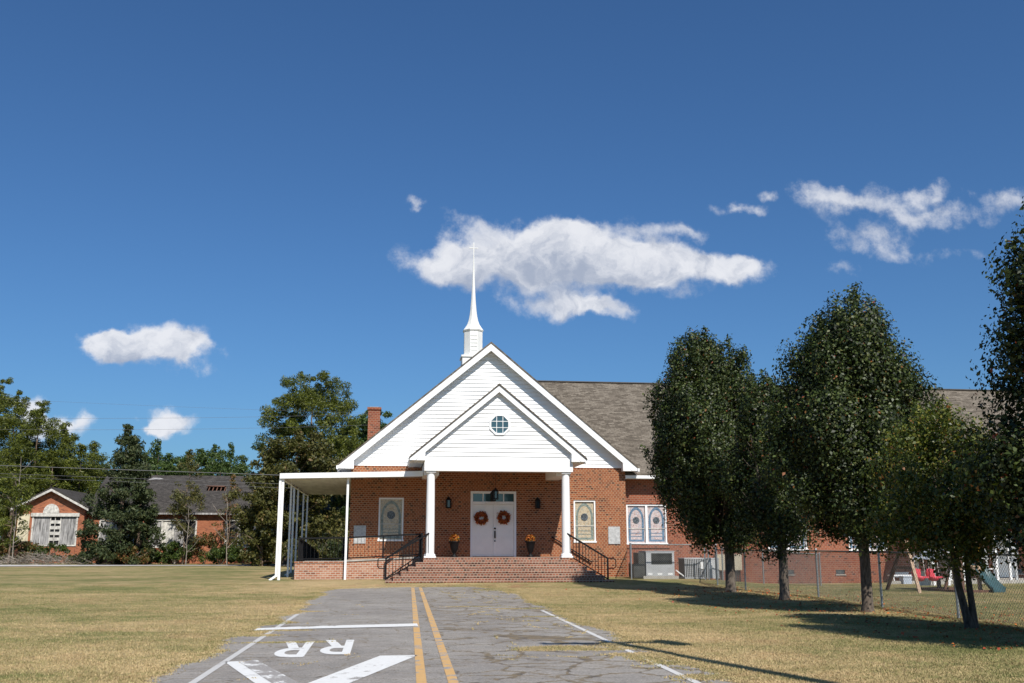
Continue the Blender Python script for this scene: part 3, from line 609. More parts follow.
for sgn in (-1,1):
    a,b = (dx0+t+0.005,mid-0.004) if sgn<0 else (mid+0.004,dx1-t-0.005); W_ = b-a
    d = MB(); d.box(a,b,Y0+0.06,Y0+0.11,FL+0.02,3.295)
    for (u0,u1,v0,v1) in ((0.13,0.87,0.48,0.94),(0.13,0.46,0.10,0.40),(0.54,0.87,0.10,0.40)):
        X0,X1,Z0,Z1 = a+W_*u0,a+W_*u1,FL+2.28*v0,FL+2.28*v1; s_ = 0.025
        d.box(X0,X1,Y0+0.045,Y0+0.06,Z1-s_,Z1); d.box(X0,X1,Y0+0.045,Y0+0.06,Z0,Z0+s_); d.box(X0,X0+s_,Y0+0.045,Y0+0.06,Z0+s_,Z1-s_); d.box(X1-s_,X1,Y0+0.045,Y0+0.06,Z0+s_,Z1-s_)
        d.box(X0+0.07,X1-0.07,Y0+0.052,Y0+0.06,Z0+0.07,Z1-0.07)
    dr = d.build('door', M['door'], ch)
    if sgn > 0:
        hb = MB(); hx = a+0.07; hb.lathe((hx,Y0+0.045,FL+1.22),[(0.035,-0.035),(0.045,0),(0.035,0.035)],10); hb.box(hx-0.03,hx+0.03,Y0+0.02,Y0+0.06,FL+0.80,FL+1.12)
        hb.tube([(hx,Y0+0.02,FL+1.08),(hx,Y0-0.05,FL+1.04),(hx,Y0-0.05,FL+0.84),(hx,Y0+0.02,FL+0.80)],0.014,6); hb.lathe((hx,Y0+0.045,FL+0.68),[(0.025,-0.03),(0.03,0),(0.025,0.03)],10)
        hb.build('door_handle', M['black'], dr)
    else:
        hb = MB(); hb.box(b-0.05,b-0.01,Y0+0.035,Y0+0.06,FL+0.02,3.29); hb.build('astragal', M['door'], dr)
# cut off dark interior behind glass
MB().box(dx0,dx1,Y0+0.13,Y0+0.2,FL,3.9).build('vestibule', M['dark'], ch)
# siding gables : lap boards clipped to a triangle
def lap_gable(cx, zb, zt, y, exposure=0.178, slope=S, hole=None):
    mb = MB(); z = zb; 
    while z < zt-0.02:
        z2 = min(z+exposure,zt-0.001); h0 = (zt-z)/slope; h1 = (zt-z2)/slope
        segs = [(-h0,h0,-h1,h1)]
        vs = [(cx-h0,y-0.034,z),(cx+h0,y-0.034,z),(cx+h1,y-0.002,z2),(cx-h1,y-0.002,z2),(cx-h0,y+0.03,z),(cx+h0,y+0.03,z)]
        mb.add(vs, [(0,1,2,3),(4,5,1,0)]); z = z2
    return mb
lap_gable(CX, 4.94, 10.30, Y0+0.01).build('gable_siding', M['siding'], ch)
def rake(cx, tipz, apexz, y0, y1, fas=0.30, th=0.13, name='rake_board', half=None, ret=None, soff=True):
    """white rake fascia with soffit; half = distance centre to eave tip"""
    for sg in (-1,1):
        fb = MB(); tx = cx+sg*half; L = math.hypot(half,apexz-tipz); vf = fas/ math.cos(math.atan(S))
        # fascia face (parallelogram)
        pts = [(cx,apexz-0.07),(tx,tipz-0.07+0.0),(tx,tipz-0.07-0.10),(tx-sg*0.10,tipz-0.17),(cx,apexz-0.07-vf)]
        # follow slope: lower edge offset
        pts = [(cx,apexz-0.07),(tx,tipz-0.07),(tx,tipz-0.17),(tx-sg*((vf-0.10)/S if False else 0.0),tipz-0.17),(cx,apexz-0.07-vf)]
        lowx = tx - sg*(vf-0.10)/S
        pts = [(cx,apexz-0.07),(tx,tipz-0.07),(tx,tipz-0.17),(lowx,tipz-0.17),(cx,apexz-0.07-vf)]
        if sg < 0: pts = pts[::-1]
        fb.prism_y(pts, y0, y0+0.04)
        if ret:                                   # boxed eave return
            rx = tx-sg*ret; rp = [(tx,tipz-0.18),(rx,tipz-0.18),(rx,tipz-0.18+(ret-0.0)*S-vf+0.10+0.12),(lowx,tipz-0.17)]
            rp = [(tx-sg*0.01,tipz-0.175),(rx,tipz-0.175),(rx,tipz-0.07+ret*S-vf+0.02),(lowx-sg*0.02,tipz-0.172)]
            if sg > 0: rp = rp[::-1]
            fb.prism_y(rp, y0+0.003, y1 if ret else y0+0.04)
        # soffit under the overhang
        sv = [(cx,y0+0.04,apexz-0.07-vf+0.10),(tx,y0+0.04,tipz-0.07-vf+0.10),(tx,y1,tipz-0.07-vf+0.10),(cx,y1,apexz-0.07-vf+0.10)]
        fb.add(sv, [(0,1,2,3)]); fb.build(name, M['white'], ch)
rake(CX, 4.96, 10.53, Y0-0.40, Y0, 0.26, half=6.66, ret=0.70)
def roof_pair(cx, tipz, apexz, half, y0, y1, name, mat, th=0.07):
    for sg in (-1,1):
        mb = MB(); tx = cx+sg*(half+0.03); zz = tipz-0.025; pts = [(cx,apexz),(tx,zz),(tx,zz-th),(cx,apexz-th)]
        if sg < 0: pts = pts[::-1]
        mb.prism_y(pts, y0, y1); o = mb.build(name, mat, ch); slope_uv(o)
roof_pair(CX, 4.96, 10.53, 6.66, Y0-0.43, 62.5, 'roof', M['shingle'])
# eave fascia / gutter along the side
for sg in (-1,1): MB().box(CX+sg*6.66-0.04,CX+sg*6.66+0.04,Y0-0.45,62.3,4.76,4.90).build('eave_gutter', M['white'], ch)
for sg in (-1,1):
    e0,e1 = sorted((CX+sg*6.62,CX+sg*6.07)); MB().box(e0,e1,Y0+0.001,62.2,4.79,4.83).build('soffit', M['soffit'], ch)
# wing roof
RY,RZ,EY,EZ = 53.3,10.33,44.25,4.70
mb = MB(); mb.prism_x([(EY,EZ),(RY,RZ),(RY,RZ-0.08),(EY,EZ-0.08)], CX, WX1+0.4); o = mb.build('wing_roof', M['shingle'], ch); slope_uv(o)
mb = MB(); mb.prism_x([(62.35,EZ),(62.35,EZ-0.08),(RY,RZ-0.08),(RY,RZ)], CX, WX1+0.4); o = mb.build('wing_roof', M['shingle'], ch); slope_uv(o)
MB().bar((CX+2.0,RY,RZ+0.02),(WX1+0.4,RY,RZ+0.02),0.26,0.05).build('ridge_cap', M['roofedge'], ch)
mb = MB(); mb.box(XR+0.003,WX1+0.4,EY-0.02,EY+0.03,EZ-0.24,EZ-0.08); mb.box(XR+0.003,WX1+0.4,EY-0.11,EY-0.022,EZ-0.22,EZ-0.085); mb.build('wing_gutter', M['white'], ch)
MB().box(XR+0.02,WX1,EY+0.032,WY,EZ-0.22,EZ-0.19).build('wing_soffit', M['soffit'], ch)
MB().lathe((31.3,53.1,10.2),[(0.05,0),(0.05,0.45)],8).build('vent_pipe', M['galv_dark'], ch)
# portico
PY = 40.90; ph = 3.64
cy0 = PY-0.22
lap_gable(CX+0.02, 4.93, 7.80, PY+0.01, 0.178).build('porch_gable_siding', M['siding'], ch)
MB().box(1.60,7.74,PY-0.03,PY+0.45,4.50,4.925).build('porch_beam', M['white'], ch)
for sx in (1.62,7.12): MB().box(sx,sx+0.60,PY+0.452,Y0-0.002,4.36,4.92).build('porch_side_beam', M['white'], ch)
MB().box(2.23,7.11,PY+0.452,Y0-0.002,4.86,4.90).build('porch_ceiling', M['soffit'], ch)
rake(CX+0.02, 5.08, 5.08+ph*S, PY-0.22, PY, 0.22, half=ph, ret=0.62)
roof_pair(CX+0.02, 5.08, 5.08+ph*S, ph, PY-0.27, Y0-0.02, 'porch_roof', M['shingle'], 0.06)
for sg in (-1,1):
    e0,e1 = sorted((CX+0.02+sg*ph,CX+0.02+sg*3.06)); MB().box(e0,e1,PY+0.001,Y0-0.003,4.88,4.91).build('porch_soffit', M['soffit'], ch)
    MB().box(CX+0.02+sg*ph-0.035,CX+0.02+sg*ph+0.035,PY-0.2,Y0-0.003,4.93,5.03).build('porch_gutter', M['white'], ch)
# octagonal window
oc = (4.68, 6.43); R_ = 0.47
def octp(r): return [(oc[0]+r*math.cos(math.pi/8+k*math.pi/4),oc[1]+r*math.sin(math.pi/8+k*math.pi/4)) for k in range(8)]
mb = MB(); A_,B_ = octp(R_),octp(R_-0.085)
for k in range(8):
    k2 = (k+1)%8; mb.add([(A_[k][0],PY-0.06,A_[k][1]),(A_[k2][0],PY-0.06,A_[k2][1]),(B_[k2][0],PY-0.06,B_[k2][1]),(B_[k][0],PY-0.06,B_[k][1])],[(3,2,1,0)])
    mb.add([(A_[k][0],PY-0.06,A_[k][1]),(A_[k2][0],PY-0.06,A_[k2][1]),(A_[k2][0],PY,A_[k2][1]),(A_[k][0],PY,A_[k][1])],[(0,1,2,3)])
    mb.add([(B_[k][0],PY-0.06,B_[k][1]),(B_[k2][0],PY-0.06,B_[k2][1]),(B_[k2][0],PY-0.03,B_[k2][1]),(B_[k][0],PY-0.03,B_[k][1])],[(3,2,1,0)])
for q in (-0.13,0.13): mb.box(oc[0]+q-0.012,oc[0]+q+0.012,PY-0.05,PY-0.035,oc[1]-0.36,oc[1]+0.36); mb.box(oc[0]-0.36,oc[0]+0.36,PY-0.052,PY-0.037,oc[1]+q-0.012,oc[1]+q+0.012)
ow = mb.build('octagonal_window', M['white'], ch); MB().prism_y(octp(R_-0.08),PY-0.034,PY-0.026).build('glass', M['glass_blue'], ow)
# columns
for cx_ in (1.88,7.47):
    cyy = PY+0.22; c = MB(); c.lathe((cx_,cyy,FL),[(0.18,0.16),(0.178,1.2),(0.17,2.4),(0.158,3.36)],24)
    co = c.build('column', M['white'], ch)
    b_ = MB(); b_.box(cx_-0.24,cx_+0.24,cyy-0.24,cyy+0.24,FL,FL+0.07); b_.lathe((cx_,cyy,FL),[(0.225,0.07),(0.235,0.10),(0.225,0.13),(0.19,0.16)],24); b_.build('column_base', M['white'], co)
    k_ = MB(); k_.lathe((cx_,cyy,FL),[(0.172,3.362),(0.18,3.38),(0.19,3.40)],24); k_.box(cx_-0.195,cx_+0.195,cyy-0.195,cyy+0.195,FL+3.401,FL+3.468); k_.build('column_capital', M['white'], co)
# porch floor & wrap-round steps
r_h = FL/6; tr_ = 0.30; pl,pr = 1.62,7.55
MB().box(pl,pr,40.9,Y0-0.002,-0.2,FL).build('porch_floor', M['brick_step'], ch)
for k in range(1,6):
    z1 = FL-k*r_h; a = pl-k*tr_; b = pr+k*tr_; y = 40.9-k*tr_
    st = MB(); st.box(a,b,y,y+tr_-0.0015,-0.2,z1); st.box(a,a+tr_-0.0015,y+tr_,42.39,-0.2,z1); st.box(b-tr_+0.0015,b,y+tr_,Y0-0.003,-0.2,z1)
    for zz,pa in ((z1,None),): 
        st.box(a-0.015,b+0.015,y-0.02,y-0.0005,z1-0.05,z1+0.004)
    st.build('step', M['brick_step'], ch)
# ramp & landing on the left
mb = MB(); mb.prism_y([(pl-0.001,-0.2),(pl-0.001,FL-0.03),(-1.5,0.86),(-3.55,0.82),(-3.55,-0.2)][::-1], 42.4, 42.62); mb.box(-3.55,-3.33,42.62,56,-0.2,0.82); mb.build('ramp_wall', M['brick_low'], ch)
mb = MB(); mb.prism_y([(pl-0.002,FL-0.10),(pl-0.002,FL-0.002),(-1.5,0.92),(-1.5,0.80)][::-1], 42.622, Y0-0.004); mb.box(-3.33,-1.5,42.622,46,0.70,0.86); mb.build('ramp_slab', M['concrete'], ch)
mb = MB(); mb.prism_y([(pl-0.003,FL-0.025),(pl-0.003,FL+0.035),(-1.5,0.925),(-1.5,0.865)][::-1], 42.36, 42.66); mb.build('ramp_kerb', M['concrete'], ch)
MB().box(-3.57,-1.501,42.37,42.64,0.822,0.872).build('landing_kerb', M['brick_low'], ch)
# railings
def rail(name, pts, h=0.95, low=0.13, gap=0.13, posts=True, every=1.6, pk=0.022):
    mb = MB(); pts = [Vector(p) for p in pts]; up = Vector((0,0,h)); lo = Vector((0,0,low))
    for a,b in zip(pts[:-1],pts[1:]):
        mb.bar(a+up,b+up,0.075,0.065); mb.bar(a+lo,b+lo,0.045,0.045); L = (Vector((b.x-a.x,b.y-a.y,0))).length; n = max(1,int(L/gap))
        for k in range(1,n): p = a.lerp(b,k/n); mb.bar(p+lo,p+up,pk)
        m_ = max(1,round(L/every))
        for k in range(m_+1): p = a.lerp(b,k/m_); mb.bar(p-Vector((0,0,0.04)),p+up,0.065)
    return mb
q = rail('r', [(pr-0.08,40.98,FL),(9.16,40.98,0.03)], 0.97, 0.14, 0.13, every=9); q.bar((7.98,40.98,0.82),(7.98,40.98,1.70),0.045)
q.tube([(9.16,40.98,1.0),(9.42,40.98,1.0),(9.50,40.98,0.92),(9.50,40.98,0.66),(9.42,40.98,0.60),(9.16,40.98,0.60)],0.022,6); q.build('handrail', M['black'], ch)
q = rail('r', [(pl+0.22,40.98,FL),(0.14,40.98,0.05)], 0.97, 0.14, 0.13, every=9)
q.tube([(0.14,40.98,1.02),(-0.12,40.98,1.02),(-0.18,40.98,0.96),(-0.18,40.98,0.68),(-0.12,40.98,0.62),(0.14,40.98,0.62)],0.022,6)
for k in range(1,5): x = pl-k*0.3; q.bar((x,40.98,FL-k*r_h-0.02),(x,40.98,FL-k*r_h+0.16),0.045)
q.build('handrail', M['black'], ch)
q = rail('r', [(pl-0.05,42.2,FL),(0.14,42.2,0.05)], 0.93, 0.14, 0.5, every=1.6); q.build('handrail', M['black'], ch)
q = MB(); q.bar((7.35,Y0-0.09,FL+0.86),(9.15,Y0-0.09,0.80),0.05,0.05)
for x,z in ((7.5,FL+0.77),(8.3,1.28),(9.0,0.87)): q.bar((x,Y0-0.09,z),(x,Y0-0.005,z-0.04),0.03)
q.build('wall_handrail', M['black'], ch)
q = rail('r', [(pl-0.1,42.5,FL+0.02),(-1.5,42.5,0.90),(-3.42,42.5,0.87)], 0.93, 0.10, 0.15, every=1.7, pk=0.013)
q.build('ramp_railing', M['black'], ch)
q = rail('r', [(-3.42,42.56,0.86),(-3.42,49,0.55),(-3.42,55.5,0.15)], 0.93, 0.10, 0.13, every=1.7); q.build('ramp_railing', M['black'], ch)
q = rail('r', [(-1.75,46.2,0.86),(-1.75,55.5,0.15)], 0.93, 0.10, 0.14, every=1.8); q.build('ramp_railing', M['black'], ch)
q = rail('r', [(pl-0.06,41.05,FL),(pl-0.06,42.15,FL)], 0.95, 0.1, 0.11); q.build('porch_railing', M['black'], ch)
# side canopy
mb = MB(); mb.prism_y([(-4.26,4.20),(1.58,4.34),(1.58,4.56),(-4.26,4.41)][::-1], 41.9, 42.0); mb.box(-4.26,-4.16,42.0,56,4.20,4.41); mb.build('canopy_fascia', M['white'], ch)
mb = MB(); mb.add([(-4.2,42.0,4.30),(-4.2,56,4.30),(XL-0.002,56,4.38),(XL-0.002,42.0,4.38)], [(0,1,2,3)]); mb.add([(XL-0.002,42.0,4.381),(XL-0.002,Y0-0.002,4.381),(1.58,Y0-0.002,4.45),(1.58,42.0,4.45)], [(0,1,2,3)])
mb.add([(-4.2,42.0,4.38),(-4.2,56,4.38),(XL-0.002,56,4.46),(XL-0.002,42.0,4.46)], [(3,2,1,0)]); mb.add([(XL-0.002,42.0,4.461),(XL-0.002,Y0-0.002,4.461),(1.58,Y0-0.002,4.53),(1.58,42.0,4.53)], [(3,2,1,0)])
y = 42.3
while y < 56: mb.box(-4.15,XL-0.01,y,y+0.02,4.25,4.30); y += 0.4
mb.build('canopy_roof', M['canopy'], ch)
for (x,y,wd,zb) in ((-4.13,42.08,0.10,0.1),(-4.13,45.9,0.08,0.1),(-4.13,49.6,0.08,0.1),(-4.13,53.0,0.08,0.1),(-4.13,55.8,0.08,0.1),(-1.50,42.20,0.09,0.1)):
    MB().box(x-wd/2,x+wd/2,y-wd/2,y+wd/2,zb-0.05,4.29).build('canopy_post', M['white'], ch)
for yy in (42.0,48.6):
    d = MB(); d.box(-4.28,-4.19,yy-0.02,yy+0.07,0.28,4.2); d.bar((-4.24,yy+0.02,0.32),(-4.50,yy-0.02,0.14),0.08); d.build('downspout', M['white'], ch)
# plaques
MB().box(-1.26,-0.74,Y0-0.03,Y0+0.01,1.60,2.36).build('stone_plaque', M['stone'], ch); MB().box(9.93,10.46,Y0-0.03,Y0+0.01,1.58,2.34).build('stone_plaque', M['stone'], ch)
# chimney
c0 = onY(374.5,408,49.0); mb = MB(); mb.box(c0.x-0.29,c0.x+0.29,48.7,49.3,4.9,c0.z-0.12); mb.box(c0.x-0.34,c0.x+0.34,48.65,49.35,c0.z-0.118,c0.z); chm = mb.build('chimney', M['brick_wing'], ch)
MB().box(c0.x-0.22,c0.x+0.22,48.78,49.22,c0.z+0.001,c0.z+0.03).build('chimney_cap', M['concrete'], chm)
# steeple
sx_,sy_ = CX,53.3
st = MB(); st.box(sx_-0.62,sx_+0.62,sy_-0.62,sy_+0.62,9.7,11.50); st.box(sx_-0.68,sx_+0.68,sy_-0.68,sy_+0.68,11.501,11.60); stp = st.build('steeple', M['steeple'], ch)
MB().lathe((sx_,sy_,0),[(0.58,11.601),(0.58,11.72),(0.535,11.74),(0.535,12.98),(0.57,13.0),(0.60,13.07)],8,False,math.pi/8).build('steeple_drum', M['steeple'], stp)
prof = [(0.585,13.071),(0.49,13.20),(0.37,13.38),(0.285,13.60),(0.225,13.88),(0.18,14.2),(0.13,14.8),(0.085,15.6),(0.052,16.5),(0.028,17.4)]
MB().lathe((sx_,sy_,0),prof,8,False,math.pi/8).build('spire', M['steeple'], stp)
cr = MB(); cr.box(sx_-0.022,sx_+0.022,sy_-0.022,sy_+0.022,17.35,18.12); cr.box(sx_-0.25,sx_-0.023,sy_-0.022,sy_+0.022,17.78,17.825); cr.box(sx_+0.023,sx_+0.25,sy_-0.022,sy_+0.022,17.78,17.825); cr.build('cross', M['steeple'], stp)
lv = MB()
for k in range(5): lv.box(sx_-0.17,sx_+0.17,sy_-0.515,sy_-0.48,11.9+k*0.2,11.95+k*0.2)
lv.build('louvre', M['steeple'], stp)
# right-hand side entrance of the wing (behind the trees)
sp_ = MB(); sp_.box(24.0,33.5,42.0,WY-0.002,-0.2,0.02); sp_.build('side_porch_slab', M['concrete'], ch)
MB().box(23.8,33.7,41.8,WY-0.001,3.0,3.22).build('side_porch_roof', M['white'], ch)
for px_ in (949,963,977,986,996,1009):
    p = onY(px_,560,42.2); MB().box(p.x-0.05,p.x+0.05,42.15,42.25,0.02,2.999).build('side_porch_post', M['white'], ch)
q = MB(); p = onY(1009,560,42.05); q.box(p.x+0.14,p.x+0.44,42.0,42.12,1.0,1.6); q.box(p.x+0.24,p.x+0.34,42.02,42.1,0.0,1.0); q.build('meter_box', M['acgrey'], ch)
q = MB(); q.bar((25.0,42.2,0.95),(27.1,42.2,0.95),0.05); q.bar((25.0,42.2,0.5),(27.1,42.2,0.5),0.05); q.build('side_porch_rail', M['white'], ch)
MB().box(28.5,29.6,WY-0.05,WY-0.003,0.05,2.2).build('side_door', M['door'], ch)
MB().box(22.4,24.9,43.0,43.15,-0.18,-0.03).build('kerb', M['concrete'], ch)

# ------------------------------------------------------------------ things on the porch
def lantern(name, base, hang, label, group):
    x,y,z = base; t = thing(name, base, label, 'lantern', group)
    b = MB()
    if hang: b.tube([(x,y,z+0.30),(x,y,4.86)],0.008,5)
    b.lathe((x,y,z),[(0.03,0.30),(0.05,0.26),(0.13,0.17),(0.135,0.15)],6,False); b.lathe((x,y,z),[(0.12,-0.19),(0.13,-0.17),(0.13,-0.15),(0.06,-0.14)],6,False)
    for k in range(6): a = k*math.pi/3; b.bar((x+0.115*math.cos(a),y+0.115*math.sin(a),z-0.16),(x+0.115*math.cos(a),y+0.115*math.sin(a),z+0.16),0.016)
    if not hang: b.box(x-0.06,x+0.06,y+0.13,Y0-0.001,z-0.12,z+0.2); b.bar((x,Y0-0.02,z+0.24),(x,y,z+0.31),0.02)
    b.build('lantern_frame', M['black'], t); MB().lathe((x,y,z),[(0.10,-0.14),(0.10,0.15)],6,False).build('lantern_glass', M['glass'], t)
p = onY(496,495,42.7); lantern('hanging_lantern', (4.72,42.7,p.z), True, 'black lantern hanging over the doorway, nearer the porch front', 'lanterns hanging in the porch')
p = onY(491,497,43.7); lantern('hanging_lantern', (4.72,43.7,p.z), True, 'black lantern hanging right against the transom window above the doors', 'lanterns hanging in the porch')
lantern('wall_lantern', (2.80,Y0-0.17,3.30), False, 'black wall lantern on dark brick left of the double doors', 'wall lanterns beside the doors')
lantern('wall_lantern', (6.74,Y0-0.17,3.30), False, 'black wall lantern on brick right of the double doors', 'wall lanterns beside the doors')
def wreath(x, z, label, seed):
    r = np.random.default_rng(seed); n = 900; a = r.uniform(0,2*math.pi,n); rr = 0.205+r.normal(0,0.042,n); y = Y0-0.05+r.normal(0,0.035,n)
    C = np.stack([x+rr*np.cos(a),y,z+rr*np.sin(a)],1); C[:,1] = np.minimum(C[:,1],Y0+0.03); o_ = np.zeros((n,3)); o_[:,1] = -1; V,F = leaves(r, C, 0.085, 0.6, 0.0, out=o_)
    o = np_mesh('wreath', V, F, M['wreath'], rnd=r.random(n), loc=(x,Y0-0.05,z)); tag(o, label, 'wreath', 'autumn wreaths on the double doors')
wreath(4.26, 2.70, 'orange autumn leaf wreath on the left leaf of the white double doors', 1); wreath(5.24, 2.72, 'orange autumn leaf wreath on the right leaf of the white double doors', 2)
def urn(x, label, seed):
    y = 43.3; t = thing('flower_urn', (x,y,FL), label, 'planter', 'flower urns beside the doors')
    MB().lathe((x,y,FL),[(0.15,0),(0.15,0.05),(0.07,0.09),(0.06,0.16),(0.12,0.24),(0.17,0.42),(0.20,0.60),(0.24,0.64),(0.24,0.67),(0.19,0.67)],16).build('urn', M['black'], t)
    r = np.random.default_rng(seed); n = 700; d = r.normal(size=(n,3)); d /= np.linalg.norm(d,axis=1)[:,None]; d[:,2] = np.abs(d[:,2]); C = np.array([x,y,FL+0.66])+d*(r.random(n)**0.4)[:,None]*np.array([0.22,0.21,0.32])
    V,F = leaves(r, C, 0.07, 0.8, 0.6); np_mesh('flowers', V, F, M['mums'], rnd=r.random(n), parent=t)
urn(3.02,'black urn of orange and yellow flowers on the porch left of the doors',5); urn(6.30,'black urn of orange and yellow flowers on the porch right of the doors',6)

# ------------------------------------------------------------------ equipment by the wing
g0 = 0.14
t = thing('packaged_air_conditioner', (11.6,42.4,g0), 'squat grey packaged air conditioner with dark louvred panel and left duct hood', 'air conditioner')
q = MB(); q.box(11.02,12.24,41.9,43.1,g0+0.12,1.26); q.box(11.0,12.26,41.88,43.12,1.262,1.29); q.build('cabinet', M['acgrey'], t)
q = MB(); q.box(11.25,12.14,41.87,41.899,0.76,1.20)
for k in range(11): q.box(11.27,12.12,41.85,41.869,0.78+k*0.038,0.79+k*0.038)
q.build('grille', M['acdark'], t)
q = MB(); q.box(10.88,12.4,41.86,43.1,g0-0.05,g0+0.119); 
q.build('base_rail', M['concrete'], t)
q = MB(); 
for x in (11.08,11.5,11.95): q.box(x,x+0.2,41.885,41.898,g0+0.16,g0+0.24)
q.build('warning_plate', M['white'], t)
q = MB(); q.box(10.72,11.018,42.0,42.9,0.75,1.22); q.box(10.5,11.018,42.0,42.9,0.2,0.749); q.build('duct_hood', M['acdark'], t)
def condenser(x0,x1,z1,label,ribs):
    t = thing('condenser_unit', ((x0+x1)/2,42.4,g0), label, 'air conditioner', 'grey condensers beside the wing'); q = MB(); q.box(x0+0.02,x1-0.02,42.02,42.98,g0+0.05,z1-0.05); q.build('coil', M['acdark'], t)
    q = MB(); n = int((x1-x0)/0.075)
    if ribs:
        for k in range(n+1): x = x0+(x1-x0-0.02)*k/n; q.box(x,x+0.034,41.985,42.018,g0+0.05,z1-0.05)
    else: q.box(x0,x1,41.99,42.018,g0+0.05,z1-0.05)
    q.box(x0-0.01,x1+0.01,41.98,43.0,z1-0.049,z1); q.box(x0-0.01,x1+0.01,41.98,43.0,g0,g0+0.049); q.build('casing', M['acgrey'], t)
    q = MB(); q.box(x1-0.18 if ribs else x0+0.1,x1-0.06 if ribs else x0+0.22,41.96,41.979,g0+0.4,z1-0.16); q.build('label_plate', M['white'], t)
condenser(12.72,13.58,1.0,'grey condenser with vertical ribs beside the wing, nearest the packaged unit',True); condenser(13.68,14.22,0.99,'plain flat faced grey condenser at the right end of the pair',False)
MB().bar((12.38,42.2,0.5),(12.75,42.1,0.2),0.05).build('refrigerant_pipe', M['white'], loc=(12.5,42.15,0.2)); tag(bpy.data.objects['refrigerant_pipe'],'short white pipe sloping between the grey packaged unit and the ribbed condenser','pipe')
def ubox(x0,x1,label):
    t = thing('electric_meter_box', ((x0+x1)/2,WY,0.4), label, 'meter box', 'beige meter boxes on the wing wall'); MB().box(x0,x1,WY-0.22,WY-0.002,0.42,1.12).build('box', M['beige'], t); q = MB()
    for k in range(4): q.tube([(x0+0.06+k*0.1,WY-0.1,0.42),(x0+0.06+k*0.1,WY-0.1,-0.15)],0.022,6)
    q.build('conduit', M['acdark'], t)
ubox(14.95,15.38,'beige meter box on the wing wall left of the nearest pear trunk'); ubox(15.75,16.18,'beige meter box on the wing wall right of the nearest pear trunk')
# white wall sign and small items near the playground
p = onY(903,577,44.7); MB().box(p.x-0.32,p.x+0.32,WY-0.05,WY-0.01,p.z-0.02,p.z+0.22).build('wall_sign', M['white'], loc=(p.x,WY,p.z)); tag(bpy.data.objects['wall_sign'],'small blank white sign low on the brick wing behind the swings','sign')
a = onY(890,580,43.6); b = onY(918,584,43.6); t = thing('low_bench', ((a.x+b.x)/2,43.6,-0.14), 'low white bench against the brick wing behind the swing frame', 'bench')
MB().box(a.x,b.x,43.4,43.8,0.16,0.22).build('seat', M['white'], t)
for x in (a.x+0.1,b.x-0.15):
    MB().box(x,x+0.05,43.45,43.75,-0.16,0.159).build('leg', M['white'], t)
p = onY(906,580,43.0)
mb = MB(); mb.box(p.x-0.2,p.x+0.2,42.85,43.2,-0.16,0.14); mb.box(p.x-0.22,p.x+0.22,42.83,43.22,0.141,0.18); mb.build('storage_bin', plain('pale_blue_plastic',(0.45,0.5,0.58)), loc=(p.x,43,-0.16)); tag(bpy.data.objects['storage_bin'],'small pale blue lidded bin on the grass behind the swings','bin')

# ------------------------------------------------------------------ chain link fences
def chainlink(name, pts, h, label, posts_at=None, mesh=True, tail=True, mat=M['galv']):
    pts = [Vector((x,y,tz(x,y))) for x,y in pts]; t = thing(name, pts[0], label, 'fence'); 
    for p in pts: 
        q = MB(); q.tube([p-Vector((0,0,0.05)),p+Vector((0,0,h+0.03))],0.030,8); q.lathe(p,[(0.034,h+0.03),(0.03,h+0.06),(0.01,h+0.075)],8); q.build('post', mat, t)
    q = MB()
    for a,b in zip(pts[:-1],pts[1:]): q.tube([a+Vector((0,0,h)),b+Vector((0,0,h))],0.02,6)
    q.build('top_rail', M['galv_dark'] if mesh else mat, t)
    if mesh:
        Vs=[];Fs=[]; sp = 0.085; r = 0.0032; hh = h-0.04
        for a,b in zip(pts[:-1],pts[1:]):
            L = (b-a).length; d = (b-a)/L; nrm = Vector((-d.y,d.x,0)).normalized(); k = -int(hh/sp)
            while k*sp < L:
                for sg in (1,-1):
                    u0 = k*sp if sg>0 else k*sp+hh; u1 = u0+sg*hh; v0,v1 = 0.0,hh
                    # clip to 0..L
                    def cl(u0,v0,u1,v1):
                        if u0>u1: u0,v0,u1,v1 = u1,v1,u0,v0
                        if u1<=0 or u0>=L: return None
                        if u0<0: v0 += (v1-v0)*(0-u0)/(u1-u0); u0 = 0
                        if u1>L: v1 = v0+(v1-v0)*(L-u0)/(u1-u0); u1 = L
                        return u0,v0,u1,v1
                    c = cl(u0,v0,u1,v1)
                    if c is None: continue
                    A = a+d*c[0]+Vector((0,0,0.03+c[1])); B = a+d*c[2]+Vector((0,0,0.03+c[3])); w_ = (B-A).normalized(); s1 = nrm*r; s2 = w_.cross(nrm)*r; o_ = len(Vs)
                    for P_ in (A,B):
                        for (i,j) in ((1,0),(-0.5,0.87),(-0.5,-0.87)): Vs.append(P_+s1*i+s2*j)
                    for i in range(3): Fs.append((o_+i,o_+(i+1)%3,o_+3+(i+1)%3,o_+3+i))
                k += 1
        np_mesh('wire_mesh', np.array([tuple(v) for v in Vs]), np.array(Fs), M['galv_dark'], parent=t)
    return t
chainlink('chain_link_fence', [(13.95,41.6),(12.75,37.9),(12.47,34.1),(12.7,28.7),(12.25,24.0),(12.1,20.4),(11.95,16.4),(11.9,12.2),(11.9,8.0)], 1.33, 'grey chain link fence running beside the row of pear trees')
chainlink('chain_link_fence', [(14.1,41.2),(15.75,40.9),(18.15,40.7),(18.3,44.6)], 1.33, 'short chain link fence running across to the brick wing past the meter boxes')
t = chainlink('equipment_enclosure', [(10.93,44.3),(10.2,41.2),(13.35,41.2),(13.95,41.5)], 1.42, 'light chain link enclosure of pipe posts around the air conditioners')
q = MB(); q.tube([(13.52,41.25,0.1),(13.52,41.25,1.35)],0.03,8); q.build('gate_post', M['galv'], t)

